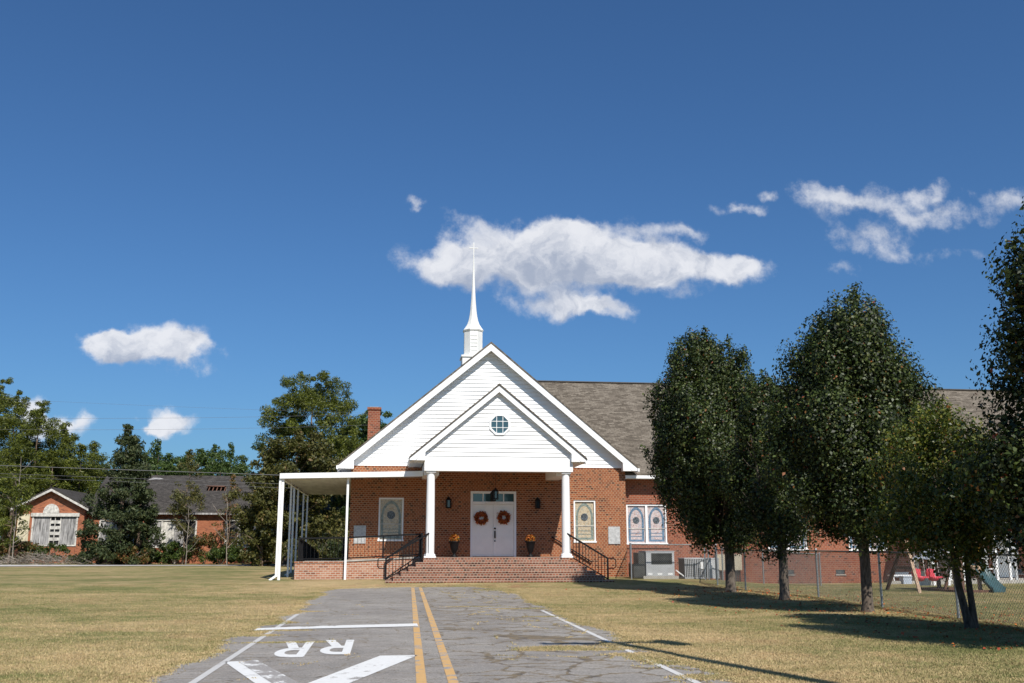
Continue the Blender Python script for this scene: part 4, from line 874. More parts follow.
# ------------------------------------------------------------------ playground
PYy = 31.6
t = thing('playset', (18.0,PYy,0), 'wooden swing set with red bucket swings, small tower and green slide', 'swing set')
top = onY(904.5,543,PYy); top.z = 1.60
l1 = onZ(886.8,591); l2 = onZ(920.3,594.5)
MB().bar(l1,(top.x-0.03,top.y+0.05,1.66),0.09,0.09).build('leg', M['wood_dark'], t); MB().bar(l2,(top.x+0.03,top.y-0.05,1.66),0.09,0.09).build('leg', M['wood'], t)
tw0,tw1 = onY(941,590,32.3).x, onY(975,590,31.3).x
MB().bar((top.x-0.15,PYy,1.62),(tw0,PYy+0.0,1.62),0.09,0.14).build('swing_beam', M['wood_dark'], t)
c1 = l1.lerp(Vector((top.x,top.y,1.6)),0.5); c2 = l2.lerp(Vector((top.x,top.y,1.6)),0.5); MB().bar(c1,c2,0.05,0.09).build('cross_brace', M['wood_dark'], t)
for px_ in (919.5,933.5):
    c = onY(px_,576,PYy); x = c.x; z = 0.42
    q = MB(); q.lathe((x,PYy,z),[(0.05,-0.06),(0.15,-0.02),(0.19,0.06),(0.19,0.10),(0.16,0.10),(0.13,0.03)],14)
    q.box(x-0.20,x-0.03,PYy-0.15,PYy-0.11,z+0.08,z+0.34,Matrix.Translation((0,0,0))); q.box(x-0.03,x+0.24,PYy-0.17,PYy+0.17,z+0.05,z+0.10)
    q.lathe((x-0.12,PYy,z+0.2),[(0.13,-0.1),(0.15,0),(0.12,0.12),(0.03,0.15)],12)
    sw = q.build('swing_seat', M['red'], t)
    MB().tube([(x-0.15,PYy,z+0.3),(x-0.12,PYy,1.58)],0.012,5).build('rope', M['oldwhite'], sw); MB().tube([(x+0.2,PYy,z+0.1),(x+0.12,PYy,1.58)],0.012,5).build('rope', M['oldwhite'], sw)
ty0,ty1 = 31.0,32.4
for x in (tw0,tw1):
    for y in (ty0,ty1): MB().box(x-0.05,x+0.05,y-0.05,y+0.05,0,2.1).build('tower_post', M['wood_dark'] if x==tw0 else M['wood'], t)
MB().box(tw0-0.06,tw1+0.06,ty0-0.06,ty1+0.06,0.72,0.80).build('deck', M['wood'], t)
q = MB(); q.box(tw0,tw1,ty0-0.075,ty0-0.055,0.82,0.88); q.box(tw0,tw1,ty1,ty1+0.02,1.2,1.27); q.box(tw0+0.051,tw1-0.051,ty1-0.01,ty1+0.01,0.82,1.19); q.build('tower_rail', M['wood'], t)
MB().bar((tw0-0.35,PYy-0.1,0),(tw0,PYy-0.1,1.1),0.07).build('tower_brace', M['wood_dark'], t)
q = MB(); xm = (tw0+tw1)/2; q.prism_y([(tw0-0.15,1.95),(xm,2.55),(tw1+0.15,1.95),(xm,2.50)],ty0-0.15,ty1+0.15); q.build('awning', M['green_fabric'], t)
q = MB()
for k in range(3): q.box(tw0+0.12+k*0.22,tw0+0.2+k*0.22,ty0-0.10,ty0-0.08,1.0,1.5)
q.build('yellow_panel', M['yellow_plastic'], t)
s0 = Vector((tw1+0.05,31.3,0.80)); s1_ = onZ(1000,594); s1_.z = 0.08
def slide():
    mb = MB(); n = 24; wd = 0.25; prof = []
    for k in range(n+1):
        u = k/n; p = s0.lerp(s1_,u); z = 0.82*(1-sm(u*1.02))*0.55+0.82*(1-u)*0.45+0.10 + 0.05*math.sin(u*math.pi*3)*(1-u); prof.append((p,z))
    d = (s1_-s0); d.z = 0; d.normalize(); nn = Vector((-d.y,d.x,0)); sec = [(-wd-0.04,0.10),(-wd,0.12),(-wd+0.03,0.0),(wd-0.03,0.0),(wd,0.12),(wd+0.04,0.10),(wd,-0.05),(-wd,-0.05)]
    vs = []; 
    for p,z in prof:
        for a,b in sec: vs.append(Vector((p.x,p.y,z))+nn*a+Vector((0,0,b)))
    m = len(sec); fs = [(i*m+k,i*m+(k+1)%m,(i+1)*m+(k+1)%m,(i+1)*m+k) for i in range(n) for k in range(m)]; mb.add(vs,fs,True); mb.add(vs[:m],[tuple(range(m))]); mb.add(vs[-m:],[tuple(range(m-1,-1,-1))]); return mb
slide().build('slide', M['slide'], t)
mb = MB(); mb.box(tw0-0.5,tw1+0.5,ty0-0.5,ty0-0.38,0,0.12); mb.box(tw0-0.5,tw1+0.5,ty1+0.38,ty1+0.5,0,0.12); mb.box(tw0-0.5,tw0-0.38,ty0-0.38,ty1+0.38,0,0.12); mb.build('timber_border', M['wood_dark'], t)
# small white-roofed play house further back
p = onY(934,590,38.5); t = thing('playhouse', (p.x,38.5,0), 'small playhouse with pale peaked roof behind the swings', 'playhouse')
w_=0.36
for dx in (-w_,w_-0.1):
    for dy in (-0.6,0.6): MB().box(p.x+dx,p.x+dx+0.1,38.5+dy-0.05,38.5+dy+0.05,-0.1,1.0).build('corner_post', M['white'], t)
MB().prism_y([(p.x-0.46,0.98),(p.x+0.46,0.98),(p.x,1.3)],37.8,39.2).build('roof', plain('pale_blue_roof',(0.5,0.56,0.63)), t)
MB().box(p.x-w_+0.1,p.x+w_-0.1,39.06,39.1,-0.1,0.5).build('back_panel', M['oldwhite'], t)

# ------------------------------------------------------------------ utility pole behind the viewer's right shoulder and wires
PH = 10.0; tip = Vector((3.52,16.35)); k = PH/SUN.z; base = Vector((tip.x+SUN.x*k, tip.y+SUN.y*k, 0))
t = thing('utility_pole', base, 'tall wooden utility pole with a crossarm whose shadow falls across the lawn', 'utility pole')
MB().tube([(base.x,base.y,-0.2),(base.x,base.y,PH)],[0.15,0.10],12).build('pole', M['pole'], t)
q = MB(); q.bar((base.x-1.15,base.y,PH-0.45),(base.x+0.95,base.y,PH-0.45),0.11,0.13); q.bar((base.x-0.6,base.y-0.05,PH-0.5),(base.x,base.y-0.05,PH-1.0),0.05); q.build('crossarm', M['pole'], t)
q = MB()
for dx in (-1.05,-0.55,0.85): q.lathe((base.x+dx,base.y,PH-0.38),[(0.05,0),(0.06,0.08),(0.03,0.16)],8)
q.build('insulator', M['galv'], t)
MB().lathe((base.x+0.85,base.y+0.15,PH-0.95),[(0.2,0),(0.22,0.05),(0.22,0.5),(0.15,0.56)],12).build('transformer', M['acgrey'], t)
def wire(pl_, pr_, Ya, r, sag, label):
    a = onY(*pl_,Ya); b = onY(*pr_,Ya); d = b-a; a = a-d*0.6; b2 = b; q = MB(); pts = [a.lerp(b2,i/24)-Vector((0,0,sag*4*(i/24)*(1-i/24))) for i in range(25)]
    o = q.tube(pts,r,5).build('overhead_wire', M['wire'], loc=tuple(a)); tag(o, label, 'wire', 'overhead wires across the left trees')
wire((0,465.5),(420,480),66,0.019,0.0,'thickest overhead wire, crossing just above the old school gable')
wire((0,473.5),(420,489),66,0.009,0.0,'overhead wire directly under the thickest one, over the old school roof')
wire((0,477),(420,493),66.3,0.008,0.0,'lowest overhead wire across the old school roof')
wire((0,413),(368,414),70,0.007,0.35,'thin overhead wire across the pine tops, second highest')
wire((0,424.5),(368,425),70,0.007,0.35,'thin overhead wire across the big pine just above its olive lower crown')
wire((0,396),(368,413),70.5,0.005,0.2,'highest thin overhead wire against the sky near the chimney')

# ------------------------------------------------------------------ abandoned school
SY = 85.0; gz = 0.1
sch = thing('abandoned_school', (-20,SY,gz), 'derelict red brick school with dark sagging roof and boarded windows', 'building')
gL,gR = -29.0,-23.9; gm = (gL+gR)/2
wv = (-27.85,-24.35,1.50,4.05)
mb = wall_y(SY, gL+0.0, gR+0.0, -0.2, 4.45, [wv], 0.15)
mb.add([(gL,SY,4.45),(gR,SY,4.45),(gR,SY,4.62),(gm,SY,5.95),(gL,SY,4.62)],[(0,1,2,3,4)]); mb.add([(gR,SY,-0.2),(gR,SY+3,-0.2),(gR,SY+3,4.5),(gR,SY,4.5)],[(0,1,2,3)]); mb.add([(gL,SY,-0.2),(gL,SY+12,-0.2),(gL,SY+12,4.5),(gL,SY,4.5)],[(3,2,1,0)])
mb.build('gable_wall', M['brick_school'], sch)
for sg in (-1,1):
    mb = MB(); tx = gm+sg*2.95; pts = [(gm,6.12),(tx,4.55),(tx,4.42),(gm,5.99)]; pts = pts if sg>0 else pts[::-1]; mb.prism_y(pts,SY-0.5,SY+9); o = mb.build('gable_roof', M['shingle_dark'], sch)
    mb = MB(); pts = [(gm,5.99),(tx,4.42),(tx,4.24),(gm,5.80)]; pts = pts if sg>0 else pts[::-1]; mb.prism_y(pts,SY-0.5,SY-0.42); mb.build('rake_trim', M['oldwhite'], sch)
x0,x1 = wv[0],wv[1]
for (a,b,mm,nm) in ((x0+0.12,x0+1.35,'board','window_board'),(x1-1.3,x1-0.12,'board','window_board')): MB().box(a,b,SY+0.05,SY+0.09,1.62,3.75).build(nm, M[mm], sch)
f = MB(); f.box(x0,x0+0.12,SY-0.03,SY+0.14,1.5,3.9); f.box(x1-0.12,x1,SY-0.03,SY+0.14,1.5,3.9); f.box(x0-0.1,x1+0.1,SY-0.12,SY+0.14,3.80,4.08); f.box(x0,x1,SY-0.05,SY+0.14,1.48,1.6); fo = f.build('gable_window', M['oldwhite'], sch)
q = MB()
for z in (1.9,2.35,2.8,3.25): q.box(x0+1.36,x1-1.31,SY+0.03,SY+0.08,z,z+0.25)
for x in (x0+1.36,x0+1.72,x1-1.36): q.box(x,x+0.06,SY+0.02,SY+0.08,1.6,3.79)
q.build('shutter_slats', M['oldwhite'], fo); MB().box(x0+0.1,x1-0.1,SY+0.12,SY+0.14,1.55,3.8).build('dark_opening', M['dark'], fo)
q = MB(); cxa = gm; q.prism_y([(cxa+0.62*math.cos(math.pi*k/12),4.09+0.72*math.sin(math.pi*k/12)) for k in range(13)],SY-0.08,SY+0.02); q.build('arched_fanlight', M['oldwhite'], sch)
q = MB(); q.box(gL+0.05,gL+0.95,SY-0.03,SY+0.02,1.7,4.0); q.build('window_board', M['cream'], sch)
# long wing
LX0,LX1 = gR,-2.0; LY = SY+1.0
segs = [(-18.9,-15.3),(-12.9,-8.8),(-7.4,-3.2)]
hl = [(a,b,1.35,3.65) for a,b in segs]; mb = wall_y(LY, LX0, LX1, -0.2, 4.1, hl+[(-22.9,-20.2,1.4,3.65)], 0.15); mb.add([(LX1,LY,-0.2),(LX1,LY+12,-0.2),(LX1,LY+12,4.1),(LX1,LY+6,7.5),(LX1,LY,4.1)],[(0,1,2,3,4)])
mb.build('wall', M['brick_school'], sch)
rs2 = random.Random(4)
for a,b,c,d in hl+[(-22.9,-20.2,1.4,3.65)]:
    n = max(3,int((b-a)/0.85)); w_ = (b-a)/n; f = MB(); f.box(a,b,LY-0.03,LY+0.12,d-0.14,d); f.box(a,b,LY-0.05,LY+0.12,c,c+0.1)
    for k in range(n+1): x = a+k*w_; f.box(x-0.07,x+0.07,LY-0.02,LY+0.12,c+0.1,d-0.14)
    fo = f.build('window', M['oldwhite'], sch)
    for k in range(n):
        mm = rs2.choice(['board','board','oldwhite','dark','cream' if k==0 else 'board']); z0 = c+0.1; z1 = d-0.14
        if mm == 'dark' : z1 = c+1.4
        MB().box(a+k*w_+0.07,a+(k+1)*w_-0.07,LY+0.06,LY+0.09,z0,z1).build('board', M[mm], fo)
    MB().box(a,b,LY+0.13,LY+0.15,c,d).build('dark_opening', M['dark'], fo)
ridge = (LY+6,7.62)
hx0,hx1 = onY(206,491,LY+3.2).x, onY(226,491,LY+3.2).x
mb = MB(); 
def rp(x,t): return (x, LY-0.4+(6.4)*t, 4.15+(7.62-4.15)*t)
xs = [LX0-0.3,hx0,hx1,LX1+0.5]; ts = [0,0.58,0.70,1.0]
for i in range(3):
    for j in range(3):
        if i==1 and j==1: continue
        mb.add([rp(xs[i],ts[j]),rp(xs[i+1],ts[j]),rp(xs[i+1],ts[j+1]),rp(xs[i],ts[j+1])],[(0,1,2,3)])
mb.add([rp(xs[0],1),rp(xs[-1],1),(xs[-1],LY+12.4,4.15),(xs[0],LY+12.4,4.15)],[(0,1,2,3)]); rf = mb.build('roof', M['shingle_dark'], sch); slope_uv(rf)
mb = MB()
for k in range(5): x = hx0+0.15+(hx1-hx0)*k/5; mb.bar(rp(x,0.57)[:2]+(rp(x,0.57)[2]-0.12,),rp(x,0.72)[:2]+(rp(x,0.72)[2]-0.12,),0.08)
mb.add([rp(hx0-0.2,0.69)[:2]+(rp(0,0.69)[2]+0.05,),rp(hx1-0.3,0.68)[:2]+(rp(0,0.68)[2]+0.03,),rp(hx1-0.2,0.705)[:2]+(rp(0,0.705)[2]+0.05,),rp(hx0,0.705)[:2]+(rp(0,0.705)[2]+0.05,)],[(0,1,2,3)]); mb.build('exposed_rafters', M['wood_dark'], rf)
hp = MB(); a = rp(onY(148,480,LY+5).x,0.86); hp.add([(a[0],a[1],a[2]+0.03),(a[0]+0.5,a[1]+0.05,a[2]+0.06),(a[0]+1.3,a[1]+0.2,a[2]+0.13),(a[0]+0.9,a[1]+0.35,a[2]+0.23),(a[0]+0.3,a[1]+0.42,a[2]+0.25)],[(0,1,2,3,4)]); hp.build('bare_patch', M['board'], rf)
MB().box(LX0,LX1+0.5,LY-0.45,LY-0.401,4.02,4.16).build('eave_board', M['board'], sch)

# ------------------------------------------------------------------ trees
def limbs(mb, base, top, r0, rng, n, spread, crown_lo, up=0.75, lean=0.0, sub=True):
    """trunk with limbs that go up and out"""
    base = Vector(base); top = Vector(top); pts = []; m = 9
    for i in range(m):
        u = i/(m-1); p = base.lerp(top,u)+Vector((rng.normal(0,0.04)*u*2,rng.normal(0,0.04)*u*2,0)); pts.append(p)
    rad = [r0*(1.25 if i==0 else 1.0)*(1-0.9*(i/(m-1))**0.8)+0.01 for i in range(m)]; mb.tube(pts,rad,10)
    H = (top-base).length
    for k in range(n):
        u = crown_lo+(0.9-crown_lo)*(k+rng.random()*0.5)/n; p = base.lerp(top,u); a = k*2.4+rng.normal(0,0.4); L = spread*(1-0.55*u)*rng.uniform(0.75,1.1)
        e = p+Vector((math.cos(a)*L,math.sin(a)*L,L*up*rng.uniform(0.8,1.4))); md = p.lerp(e,0.5)+Vector((0,0,-L*0.10)); r = r0*(1-u)*0.55+0.012
        mb.tube([p,md,e],[r,r*0.65,r*0.15+0.004],6)
        if sub:
            for j in range(3):
                s_ = p.lerp(e,0.4+0.18*j); b_ = a+rng.choice([-1,1])*rng.uniform(0.5,1.0); l = L*0.4; mb.tube([s_,s_+Vector((math.cos(b_)*l,math.sin(b_)*l,l*0.6))],[r*0.4,0.004],5)
def pear(base, H, crown_lo, prof, nleaf, seed, label, mat='pear', leaf=0.085, trunk_r=0.16, stems=None, puffr=0.47, loose=0.0, squash=1.0, peaks=None, cdx=0.0):
    """prof: list of (height fraction, radius); crown made of leaf clumps spread through and over that envelope"""
    rg = np.random.default_rng(seed); bx,by = base; bz = tz(bx,by); t = thing('pear_tree', (bx,by,bz), label, 'tree', 'pear trees along the fence')
    mb = MB()
    if stems:
        for (dx,dy,tx,ty,hh,r) in stems: limbs(mb,(bx+dx,by+dy,bz-0.1),(bx+tx,by+ty,bz+hh),r,rg,7,H*0.25,0.38)
    else:
        fork = crown_lo*H*0.95
        mb.tube([(bx,by,bz-0.1),(bx+0.02,by,bz+0.15),(bx+0.03,by,bz+fork*0.6),(bx,by,bz+fork)],[trunk_r*1.45,trunk_r*1.05,trunk_r*0.95,trunk_r*1.05],12)
        for k in range(7):
            a = k*2*math.pi/7+rg.normal(0,0.2); e = 0.18 if k<5 else 0.05; sp = H*e*rg.uniform(0.8,1.2); hh = H*rg.uniform(0.66,0.82)
            p0 = Vector((bx,by,bz+fork*rg.uniform(0.85,1.0))); e_ = Vector((bx+math.cos(a)*sp,by+math.sin(a)*sp,bz+hh)); m1 = p0.lerp(e_,0.35)+Vector((math.cos(a)*sp*0.25,math.sin(a)*sp*0.25,0))
            pts = [p0,m1,p0.lerp(e_,0.7)+Vector((math.cos(a)*sp*0.12,math.sin(a)*sp*0.12,0)),e_]; r = trunk_r*rg.uniform(0.42,0.6); mb.tube(pts,[r,r*0.7,r*0.4,0.01],8)
            for j in range(9):
                u = 0.15+0.09*j; s_ = pts[0].lerp(pts[1],u/0.4) if u<0.4 else pts[1].lerp(pts[3],(u-0.4)/0.6); b_ = a+rg.uniform(-1.4,1.4); l = H*0.16*(1.1-u); mb.tube([s_,s_+Vector((math.cos(b_)*l*0.6,math.sin(b_)*l*0.6,l*0.25)),s_+Vector((math.cos(b_)*l,math.sin(b_)*l,l*0.75))],[r*0.35,r*0.22,0.004],5)
    mb.build('trunk', M['bark'], t)
    hs = np.array([p[0] for p in prof]); rsd = np.array([p[1] for p in prof])*0.89
    lobe_a = rg.uniform(0,6.28,5); lobe_k = rg.uniform(0.10,0.2,5); pf = []; npf = max(70,int(nleaf/620)); i = 0
    while len(pf) < npf:
        u = rg.random(); R = np.interp(u,hs,rsd)
        if rg.random() > (R/rsd.max())**1.3+0.08 : continue
        a = rg.uniform(0,2*math.pi); lob = 1+sum(lobe_k[j]*math.cos((j+1)*(a-lobe_a[j])+u*5*(j%2)) for j in range(4))*0.95; rr = max(0.0,R*lob-0.12)*(rg.random()**0.3); 
        hgt = crown_lo*H+(H*(1-crown_lo))*u
        ox = cdx*min(1,u*4)
        if peaks and u > 0.72:
            ox += peaks[len(pf)%2][0]*min(1,(u-0.72)/0.1); rr *= 0.68
        r = puffr*rg.uniform(0.55,1.35)*(0.8 if u>0.9 else 1)
        pf.append(((bx+ox+rr*math.cos(a),by+rr*math.sin(a)*squash,bz+hgt-0.1-(rg.random()*0.15 if u<0.12 else 0)),r,int(nleaf/npf*rg.uniform(0.7,1.4)*(r/puffr)**1.6),1.45))
    for k in range(46):                              # shoots standing clear of the crown
        u = rg.uniform(0.02,1.0)**0.7; a = rg.uniform(0,2*math.pi); R = np.interp(u,hs,rsd)*rg.uniform(1.0,1.13)+0.05; px_ = cdx*min(1,u*4); z = bz+crown_lo*H+H*(1-crown_lo)*u*rg.uniform(0.97,1.05)
        for q in range(3): pf.append(((bx+px_+R*math.cos(a)*(0.92+0.04*q),by+R*math.sin(a)*(0.92+0.04*q),z-0.1+0.16*q),0.17-0.035*q,int(70*0.07/leaf) if q<2 else 22,1.3))
    C,D = puffs_to_points(rg,pf); C = C+rg.normal(0,0.03+loose,C.shape); 
    cen = np.array([bx,by,0]); O = C-cen; O[:,2] = 0; O /= np.linalg.norm(O,axis=1)[:,None]+1e-6
    V,F = leaves(rg,C,leaf,0.62,0.3,out=(O*0.45+D*0.75),outw=1.7); 
    rn = rg.random(len(C)); np_mesh('crown', V, F, M[mat], rnd=rn, parent=t)
    return t
P1 = [(0,0.75),(0.06,1.55),(0.2,2.05),(0.4,2.0),(0.6,1.6),(0.8,1.0),(0.93,0.55),(1,0.15)]
tall = [(0,0.6),(0.06,1.3),(0.2,1.75),(0.45,1.75),(0.65,1.4),(0.82,0.95),(0.94,0.55),(1,0.2)]
LEAF = 0.070
pear((11.44,32.75),8.6,0.225,[(0,0.7),(0.05,1.5),(0.15,2.1),(0.35,2.3),(0.55,2.2),(0.72,1.9),(0.86,1.5),(0.95,1.0),(1,0.4)],165000,21,'second tallest dark pear tree with broad two peaked crown beside the air conditioners', leaf=0.078, peaks=[(-0.55,0.0,1.0),(0.80,0.0,1.0)], cdx=-0.5)
pear((11.27,27.78),6.15,0.30,[(0,0.5),(0.08,1.1),(0.25,1.4),(0.5,1.3),(0.75,0.95),(0.92,0.55),(1,0.2)],70000,22,'smaller pear tree wedged between the broad two peaked tree and the tallest one', leaf=LEAF,trunk_r=0.13)
pear((11.14,22.56),7.35,0.27,[(0,0.5),(0.05,1.2),(0.15,1.75),(0.35,1.95),(0.55,1.7),(0.70,1.35),(0.85,1.0),(0.95,0.7),(1,0.25)],165000,23,'tall full pear tree with pale lit lower trunk right of the centre of the row', leaf=0.068, cdx=-0.1, trunk_r=0.125)
pear((10.92,17.98),3.95,0.40,[(0,0.7),(0.1,1.35),(0.3,1.6),(0.55,1.35),(0.8,0.8),(1,0.2)],42000,24,'young yellow green pear tree with leaning twin stems, lowest of the row', mat='pear_young', leaf=0.058, stems=[(-0.02,0,-0.66,0.1,3.3,0.075),(0.05,0.02,-0.12,-0.05,3.5,0.065)], puffr=0.34, loose=0.05, cdx=-0.35)
pear((11.1,13.2),6.65,0.23,[(0,0.9),(0.08,1.7),(0.2,2.1),(0.38,2.05),(0.6,1.95),(0.8,1.75),(0.92,1.2),(1,0.5)],150000,25,'nearest pear tree, its crown cut off by the right edge of the view', leaf=0.066)

def conifer(name, base, H, crown_lo, prof, nleaf, seed, label, mat, leaf, aspect, puffr, group, npf=70, cat='tree', bark='pinebark', tr=0.22, flat=0.7, lean=(0,0), up=0.4, limb=True):
    rg = np.random.default_rng(seed); bx,by = base; bz = tz(bx,by); t = thing(name,(bx,by,bz),label,cat,group)
    mb = MB(); topv = Vector((bx+lean[0],by+lean[1],bz+H*0.86)); limbs(mb,(bx,by,bz-0.1),topv,tr,rg,12 if limb else 5,prof_max(prof)*0.95,crown_lo,0.35,sub=False); mb.build('trunk', M[bark], t)
    hs = [p[0] for p in prof]; rr_ = [p[1] for p in prof]; mx = max(rr_); pf = []
    while len(pf) < npf:
        u = rg.random(); R = float(np.interp(u,hs,rr_))
        if rg.random() > (R/mx)+0.12: continue
        a = rg.uniform(0,6.28); rr = R*rg.random()**0.45*(1+0.12*math.sin(3*a+u*9)); z = bz+H*(crown_lo+(1-crown_lo)*u); r = puffr*rg.uniform(0.6,1.3)
        if u>0.9: r*=0.6
        pf.append(((bx+lean[0]*u+rr*math.cos(a),by+lean[1]*u+rr*math.sin(a),z-r*0.3),r,int(nleaf/npf*(r/puffr)**1.5),flat))
    for k in range(4): pf.append(((bx+lean[0]+rg.normal(0,0.12),by+lean[1],bz+H*(0.86+0.035*k)),puffr*(0.7-0.1*k),int(nleaf/npf*0.6),0.9))
    C,D = puffs_to_points(rg,pf); V,F = leaves(rg,C,leaf,aspect,up,out=D*0.4); np_mesh('crown', V, F, M[mat], rnd=rg.random(len(C)), parent=t); return t
def prof_max(p): return max(x[1] for x in p)
pineP = [(0,1.6),(0.15,3.0),(0.4,3.2),(0.65,2.5),(0.85,1.5),(1,0.4)]
def pr_scaled(s): return [(a,b*s) for a,b in pineP]
def at(px, Y): return (onY(px,545,Y).x, Y)
def htop(py, Y): return EYE+(545.7-py)/1016*Y*1.01
# forest edge on the left
labels = ['tall bushy pine at the far left edge, tallest of the stand','rounded pine second from the left edge behind the gable','pine with round top just left of the school gable peak','shorter pine sloping down towards the cedar','slender pine tip between the round topped pines and the cedar',
          'low pine filling in under the tallest left pines','pine behind the gable roof of the school','pine at far left standing behind the tallest']
for i,(px,py,Y,s,n,cl) in enumerate(((3,396,98,1.15,13000,0.18),(28,408,96,1.05,12000,0.15),(55,430,99,1.0,12000,0.15),(74,450,97,0.7,8000,0.15),(86,446,101,0.5,6000,0.2),(8,440,92,0.9,9000,0.05),(45,455,95,0.9,9000,0.05),(-14,385,101,1.2,9000,0.2))):
    conifer('pine_tree', at(px,Y), htop(py,Y), cl, pr_scaled(s), int(n*2.8), 100+i, labels[i], 'pine', 0.24, 0.24, 0.66, 'pines at the left edge of the view', 110)
bl = ['narrow pointed pine above the roof just right of the cedar','small pine tip above the school roof beside the pointed one','low pine top over the roof left of the thin sapling','loose pine crown above the school roof left of the pair','round dense pine crown at the middle of the roof ridge','broad dark pine crown above the roof near its hole','ragged pine at the right end of the group above the roof','low pine peeping over the roof at the right','low pine behind the roof ridge','short pine behind the cedar']
for i,(px,py,Y,s) in enumerate(((152,445,112,0.8),(166,458,113,0.6),(182,455,112,0.6),(196,452,115,0.7),(208,447,118,0.9),(226,448,116,0.95),(238,458,114,0.6),(216,460,112,0.8),(174,462,114,0.8),(138,456,112,0.8))):
    conifer('pine_tree', at(px,Y), htop(py,Y), 0.35, pr_scaled(s), 8000, 200+i, bl[i], 'pine_deep', 0.28, 0.34, 0.7, 'pines behind the school roof', 60)
conifer('cedar_tree', at(119,80.5), htop(430,80.5), 0.02, [(0,2.7),(0.12,2.9),(0.35,2.55),(0.6,1.9),(0.8,1.2),(0.93,0.5),(1,0.15)], 26000, 301, 'dense dark cedar covering the end of the school gable', 'cedar', 0.26, 0.35, 0.62, None, 150, up=0.2)
conifer('cedar_tree', at(138,81.5), htop(466,81.5), 0.02, [(0,1.3),(0.3,1.3),(0.7,0.8),(1,0.2)], 6500, 302, 'lower ragged cedar leaning out from the right of the big one', 'cedar', 0.24, 0.35, 0.5, None, 60, up=0.2)
conifer('sapling_tree', at(184,82), htop(452,82), 0.12, [(0,0.5),(0.2,0.9),(0.45,1.3),(0.8,0.7),(1,0.1)], 4200, 303, 'thin green sapling pine growing before the middle of the school', 'oak', 0.22, 0.3, 0.42, None, 60, tr=0.07)
conifer('sapling_tree', at(228,83), htop(478,83), 0.15, [(0,0.6),(0.4,1.1),(0.8,0.6),(1,0.1)], 1900, 304, 'sparse pale sapling right of the hole in the school roof', 'vine', 0.2, 0.35, 0.4, None, 34, tr=0.06)
conifer('sapling_tree', at(10,80), htop(470,80), 0.2, [(0,0.8),(0.4,1.5),(0.8,0.8),(1,0.2)], 3200, 305, 'thin pale stemmed sapling at the left edge before the gable', 'pine', 0.22, 0.3, 0.45, None, 40, tr=0.07)
conifer('oak_tree', at(293,74), htop(432,74), 0.08, [(0,2.6),(0.2,4.0),(0.5,4.1),(0.75,3.0),(0.92,1.8),(1,0.6)], 34000, 306, 'wide olive green oak crown behind the side canopy', 'oak', 0.22, 0.55, 0.75, None, 150, up=0.5, tr=0.25)
conifer('oak_tree', at(262,72), htop(487,72), 0.05, [(0,1.3),(0.3,1.7),(0.7,1.2),(1,0.3)], 6500, 307, 'low olive green oak standing at the right end of the school', 'oak', 0.2, 0.5, 0.5, None, 60, up=0.5, tr=0.12)
conifer('pine_tree', at(308,78), htop(376,78), 0.50, [(0,3.2),(0.3,3.9),(0.6,3.4),(0.85,2.7),(1,1.5)], 42000, 308, 'tall open pine towering over the oak and the side canopy', 'pine', 0.22, 0.26, 0.6, None, 170, tr=0.22, flat=0.8)
conifer('pine_tree', at(285,79), htop(414,79), 0.5, [(0,2.0),(0.5,2.6),(0.85,1.3),(1,0.5)], 5000, 309, 'lower pine limbs left of the tall open pine', 'pine_deep', 0.26, 0.28, 0.5, None, 34, tr=0.15, flat=0.6)
conifer('pine_tree', at(366,82), htop(411,82), 0.3, [(0,3.0),(0.4,3.2),(0.8,2.7),(1,1.6)], 34000, 310, 'dense pine directly behind the brick chimney', 'pine_deep', 0.24, 0.34, 0.65, None, 110, tr=0.2)
conifer('pine_tree', at(338,84), htop(432,84), 0.05, [(0,3.0),(0.4,2.9),(0.8,1.8),(1,0.6)], 14000, 311, 'low dense pine between the tall open pine and the chimney', 'cedar', 0.26, 0.3, 0.7, None, 80, tr=0.2)
def shrub(name, px, Y, w_, h, n, seed, mat, label, leaf=0.15):
    rg = np.random.default_rng(seed); bx = onY(px,545,Y).x; bz = tz(bx,Y); t = thing(name,(bx,Y,bz),label,'shrub','shrubs along the old school'); mb = MB()
    for k in range(7): a = rg.uniform(0,6.28); mb.tube([(bx,Y,bz-0.05),(bx+math.cos(a)*w_*0.35,Y+math.sin(a)*w_*0.3,bz+h*0.8)],[0.03,0.006],5)
    mb.build('stem', M['twig'], t); pf = []
    for k in range(int(14+w_*6)): a = rg.uniform(0,6.28); r = w_*0.5*rg.random()**0.6; pf.append(((bx+r*math.cos(a),Y+r*math.sin(a)*0.7,bz+h*(0.2+0.7*rg.random()*(1-(r/w_)**2))),0.32*rg.uniform(0.7,1.3),int(n/(14+w_*6)),0.9))
    C,D = puffs_to_points(rg,pf); V,F = leaves(rg,C,leaf,0.55,0.4,out=D*0.4); np_mesh('foliage', V, F, M[mat], rnd=rg.random(len(C)), parent=t)
SH = 0.72
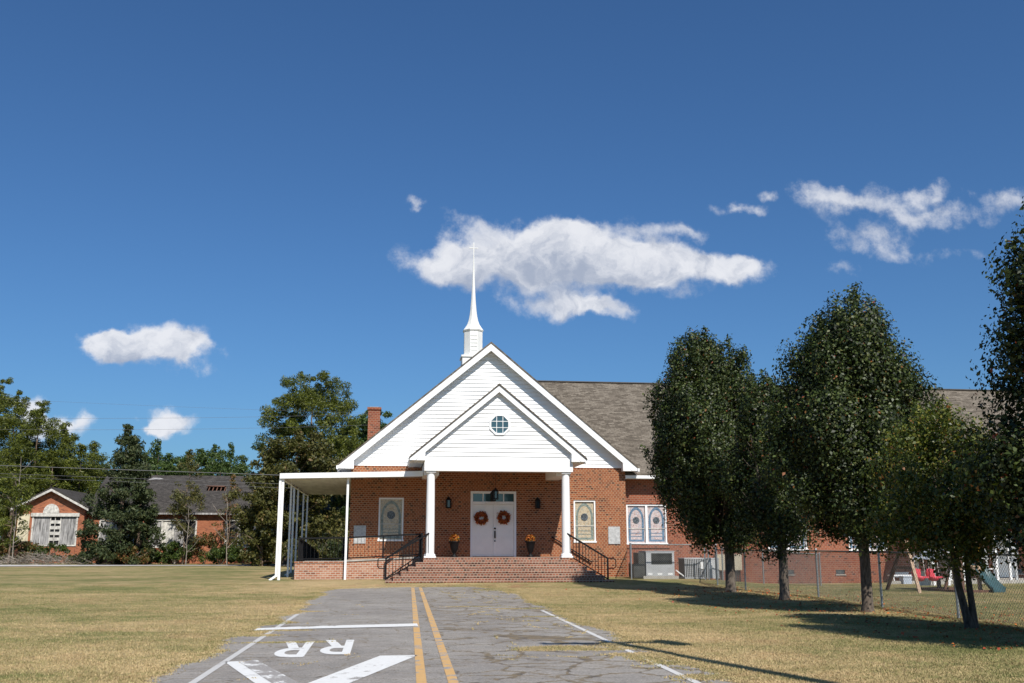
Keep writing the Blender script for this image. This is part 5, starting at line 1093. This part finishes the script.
for i,(px,Y,w_,h,n,mat,lab) in enumerate(((48,82.5,3.0,2.3,3000,'shrub','green shrub under the boarded gable window'),(18,82,3.2,2.6,3500,'vine','olive scrub at the far left beside the gable'),(150,82,3.4,1.6,3500,'shrub','low dark green shrub right of the big cedar'),
    (176,82.3,3.0,2.6,4000,'shrub','rounded green shrub under the sapling pine'),(205,83,2.2,3.6,3200,'vine','rusty vine climbing the brick pier of the school'),(222,82,3.2,2.0,3500,'shrub','dark green shrub right of the vine covered pier'),(244,82.4,3.4,2.2,3500,'shrub','green shrub below the right hand boarded windows'),
    (78,81,1.6,1.0,900,'shrub','small bright green shrub left of the cedar foot'),(268,80,3.5,2.2,3200,'shrub','shrub behind the left posts of the canopy'),(310,70,5,2.0,4500,'oak','low scrub seen under the side canopy'),(345,70,4.0,2.0,3500,'cedar','dark scrub behind the ramp railing near the church corner'),(100,79.5,3.2,2.0,3800,'cedar','dark low shrub at the foot of the big cedar'),(128,79.5,3.2,1.8,3600,'vine','brownish tangled shrub at the right foot of the big cedar'))):
    shrub('shrub', px, Y, w_, h*(SH if Y>79 else 1), n, 400+i, mat, lab)
# brush pile
rg = np.random.default_rng(55); mb = MB(); c = onY(38,560,79); 
for k in range(420):
    a = rg.uniform(0,6.28); x = c.x+rg.normal(0,1.7); y = 79+rg.normal(0,0.7); z = tz(x,y)+abs(rg.normal(0,0.28))*max(0.2,1-((x-c.x)/4)**2); L = rg.uniform(0.4,1.4); e = Vector((x+math.cos(a)*L,y+math.sin(a)*L*0.6,z+rg.uniform(-0.1,0.7)*L)); e.z = max(e.z,0.1)
    mb.tube([(x,y,z),e],[0.018,0.005],3,False,False)
o = mb.build('brush_pile', M['twig'], loc=(c.x,79,0.1)); tag(o,'grey pile of dead brush before the school gable','brush pile',kind='stuff')
# bare twiggy poles among the scrub
mb = None
for i,(px,py,Y,lab) in enumerate(((12,462,79.5,'bare pale dead sapling at the far left by the gable'),(186,508,80.5,'bare grey forked sapling before the boarded windows'),(227,487,81,'thin bare upright stem near the hole in the roof'))):
    b = onY(px,560,Y); H_ = htop(py,Y); rg2 = np.random.default_rng(70+i); mb = MB(); limbs(mb,(b.x,Y,0.05),(b.x+rg2.normal(0,0.3),Y,H_),0.032,rg2,9,1.6,0.2,0.9); o = mb.build('dead_sapling', M['twig'], loc=(b.x,Y,0.1)); tag(o,lab,'tree','bare dead saplings by the school')
# distant woods closing the horizon
rg = np.random.default_rng(77); pf = []
for k in range(900):
    x = rg.uniform(-170,170); Y = rg.uniform(150,165); h = rg.random()**0.7*(9.5+2*math.sin(x*0.13)+1.2*math.sin(x*0.41)); pf.append(((x,Y,h),2.1,60,1.0))
C,D = puffs_to_points(rg,pf); V,F = leaves(rg,C,0.8,0.5,0.4,out=D*0.4); o = np_mesh('distant_woods', V, F, M['pine_deep'], rnd=rg.random(len(C)), loc=(0,157,0)); tag(o,'far dark wood closing the horizon behind the school and the church','woods',kind='stuff')

sc.render.engine = 'CYCLES'
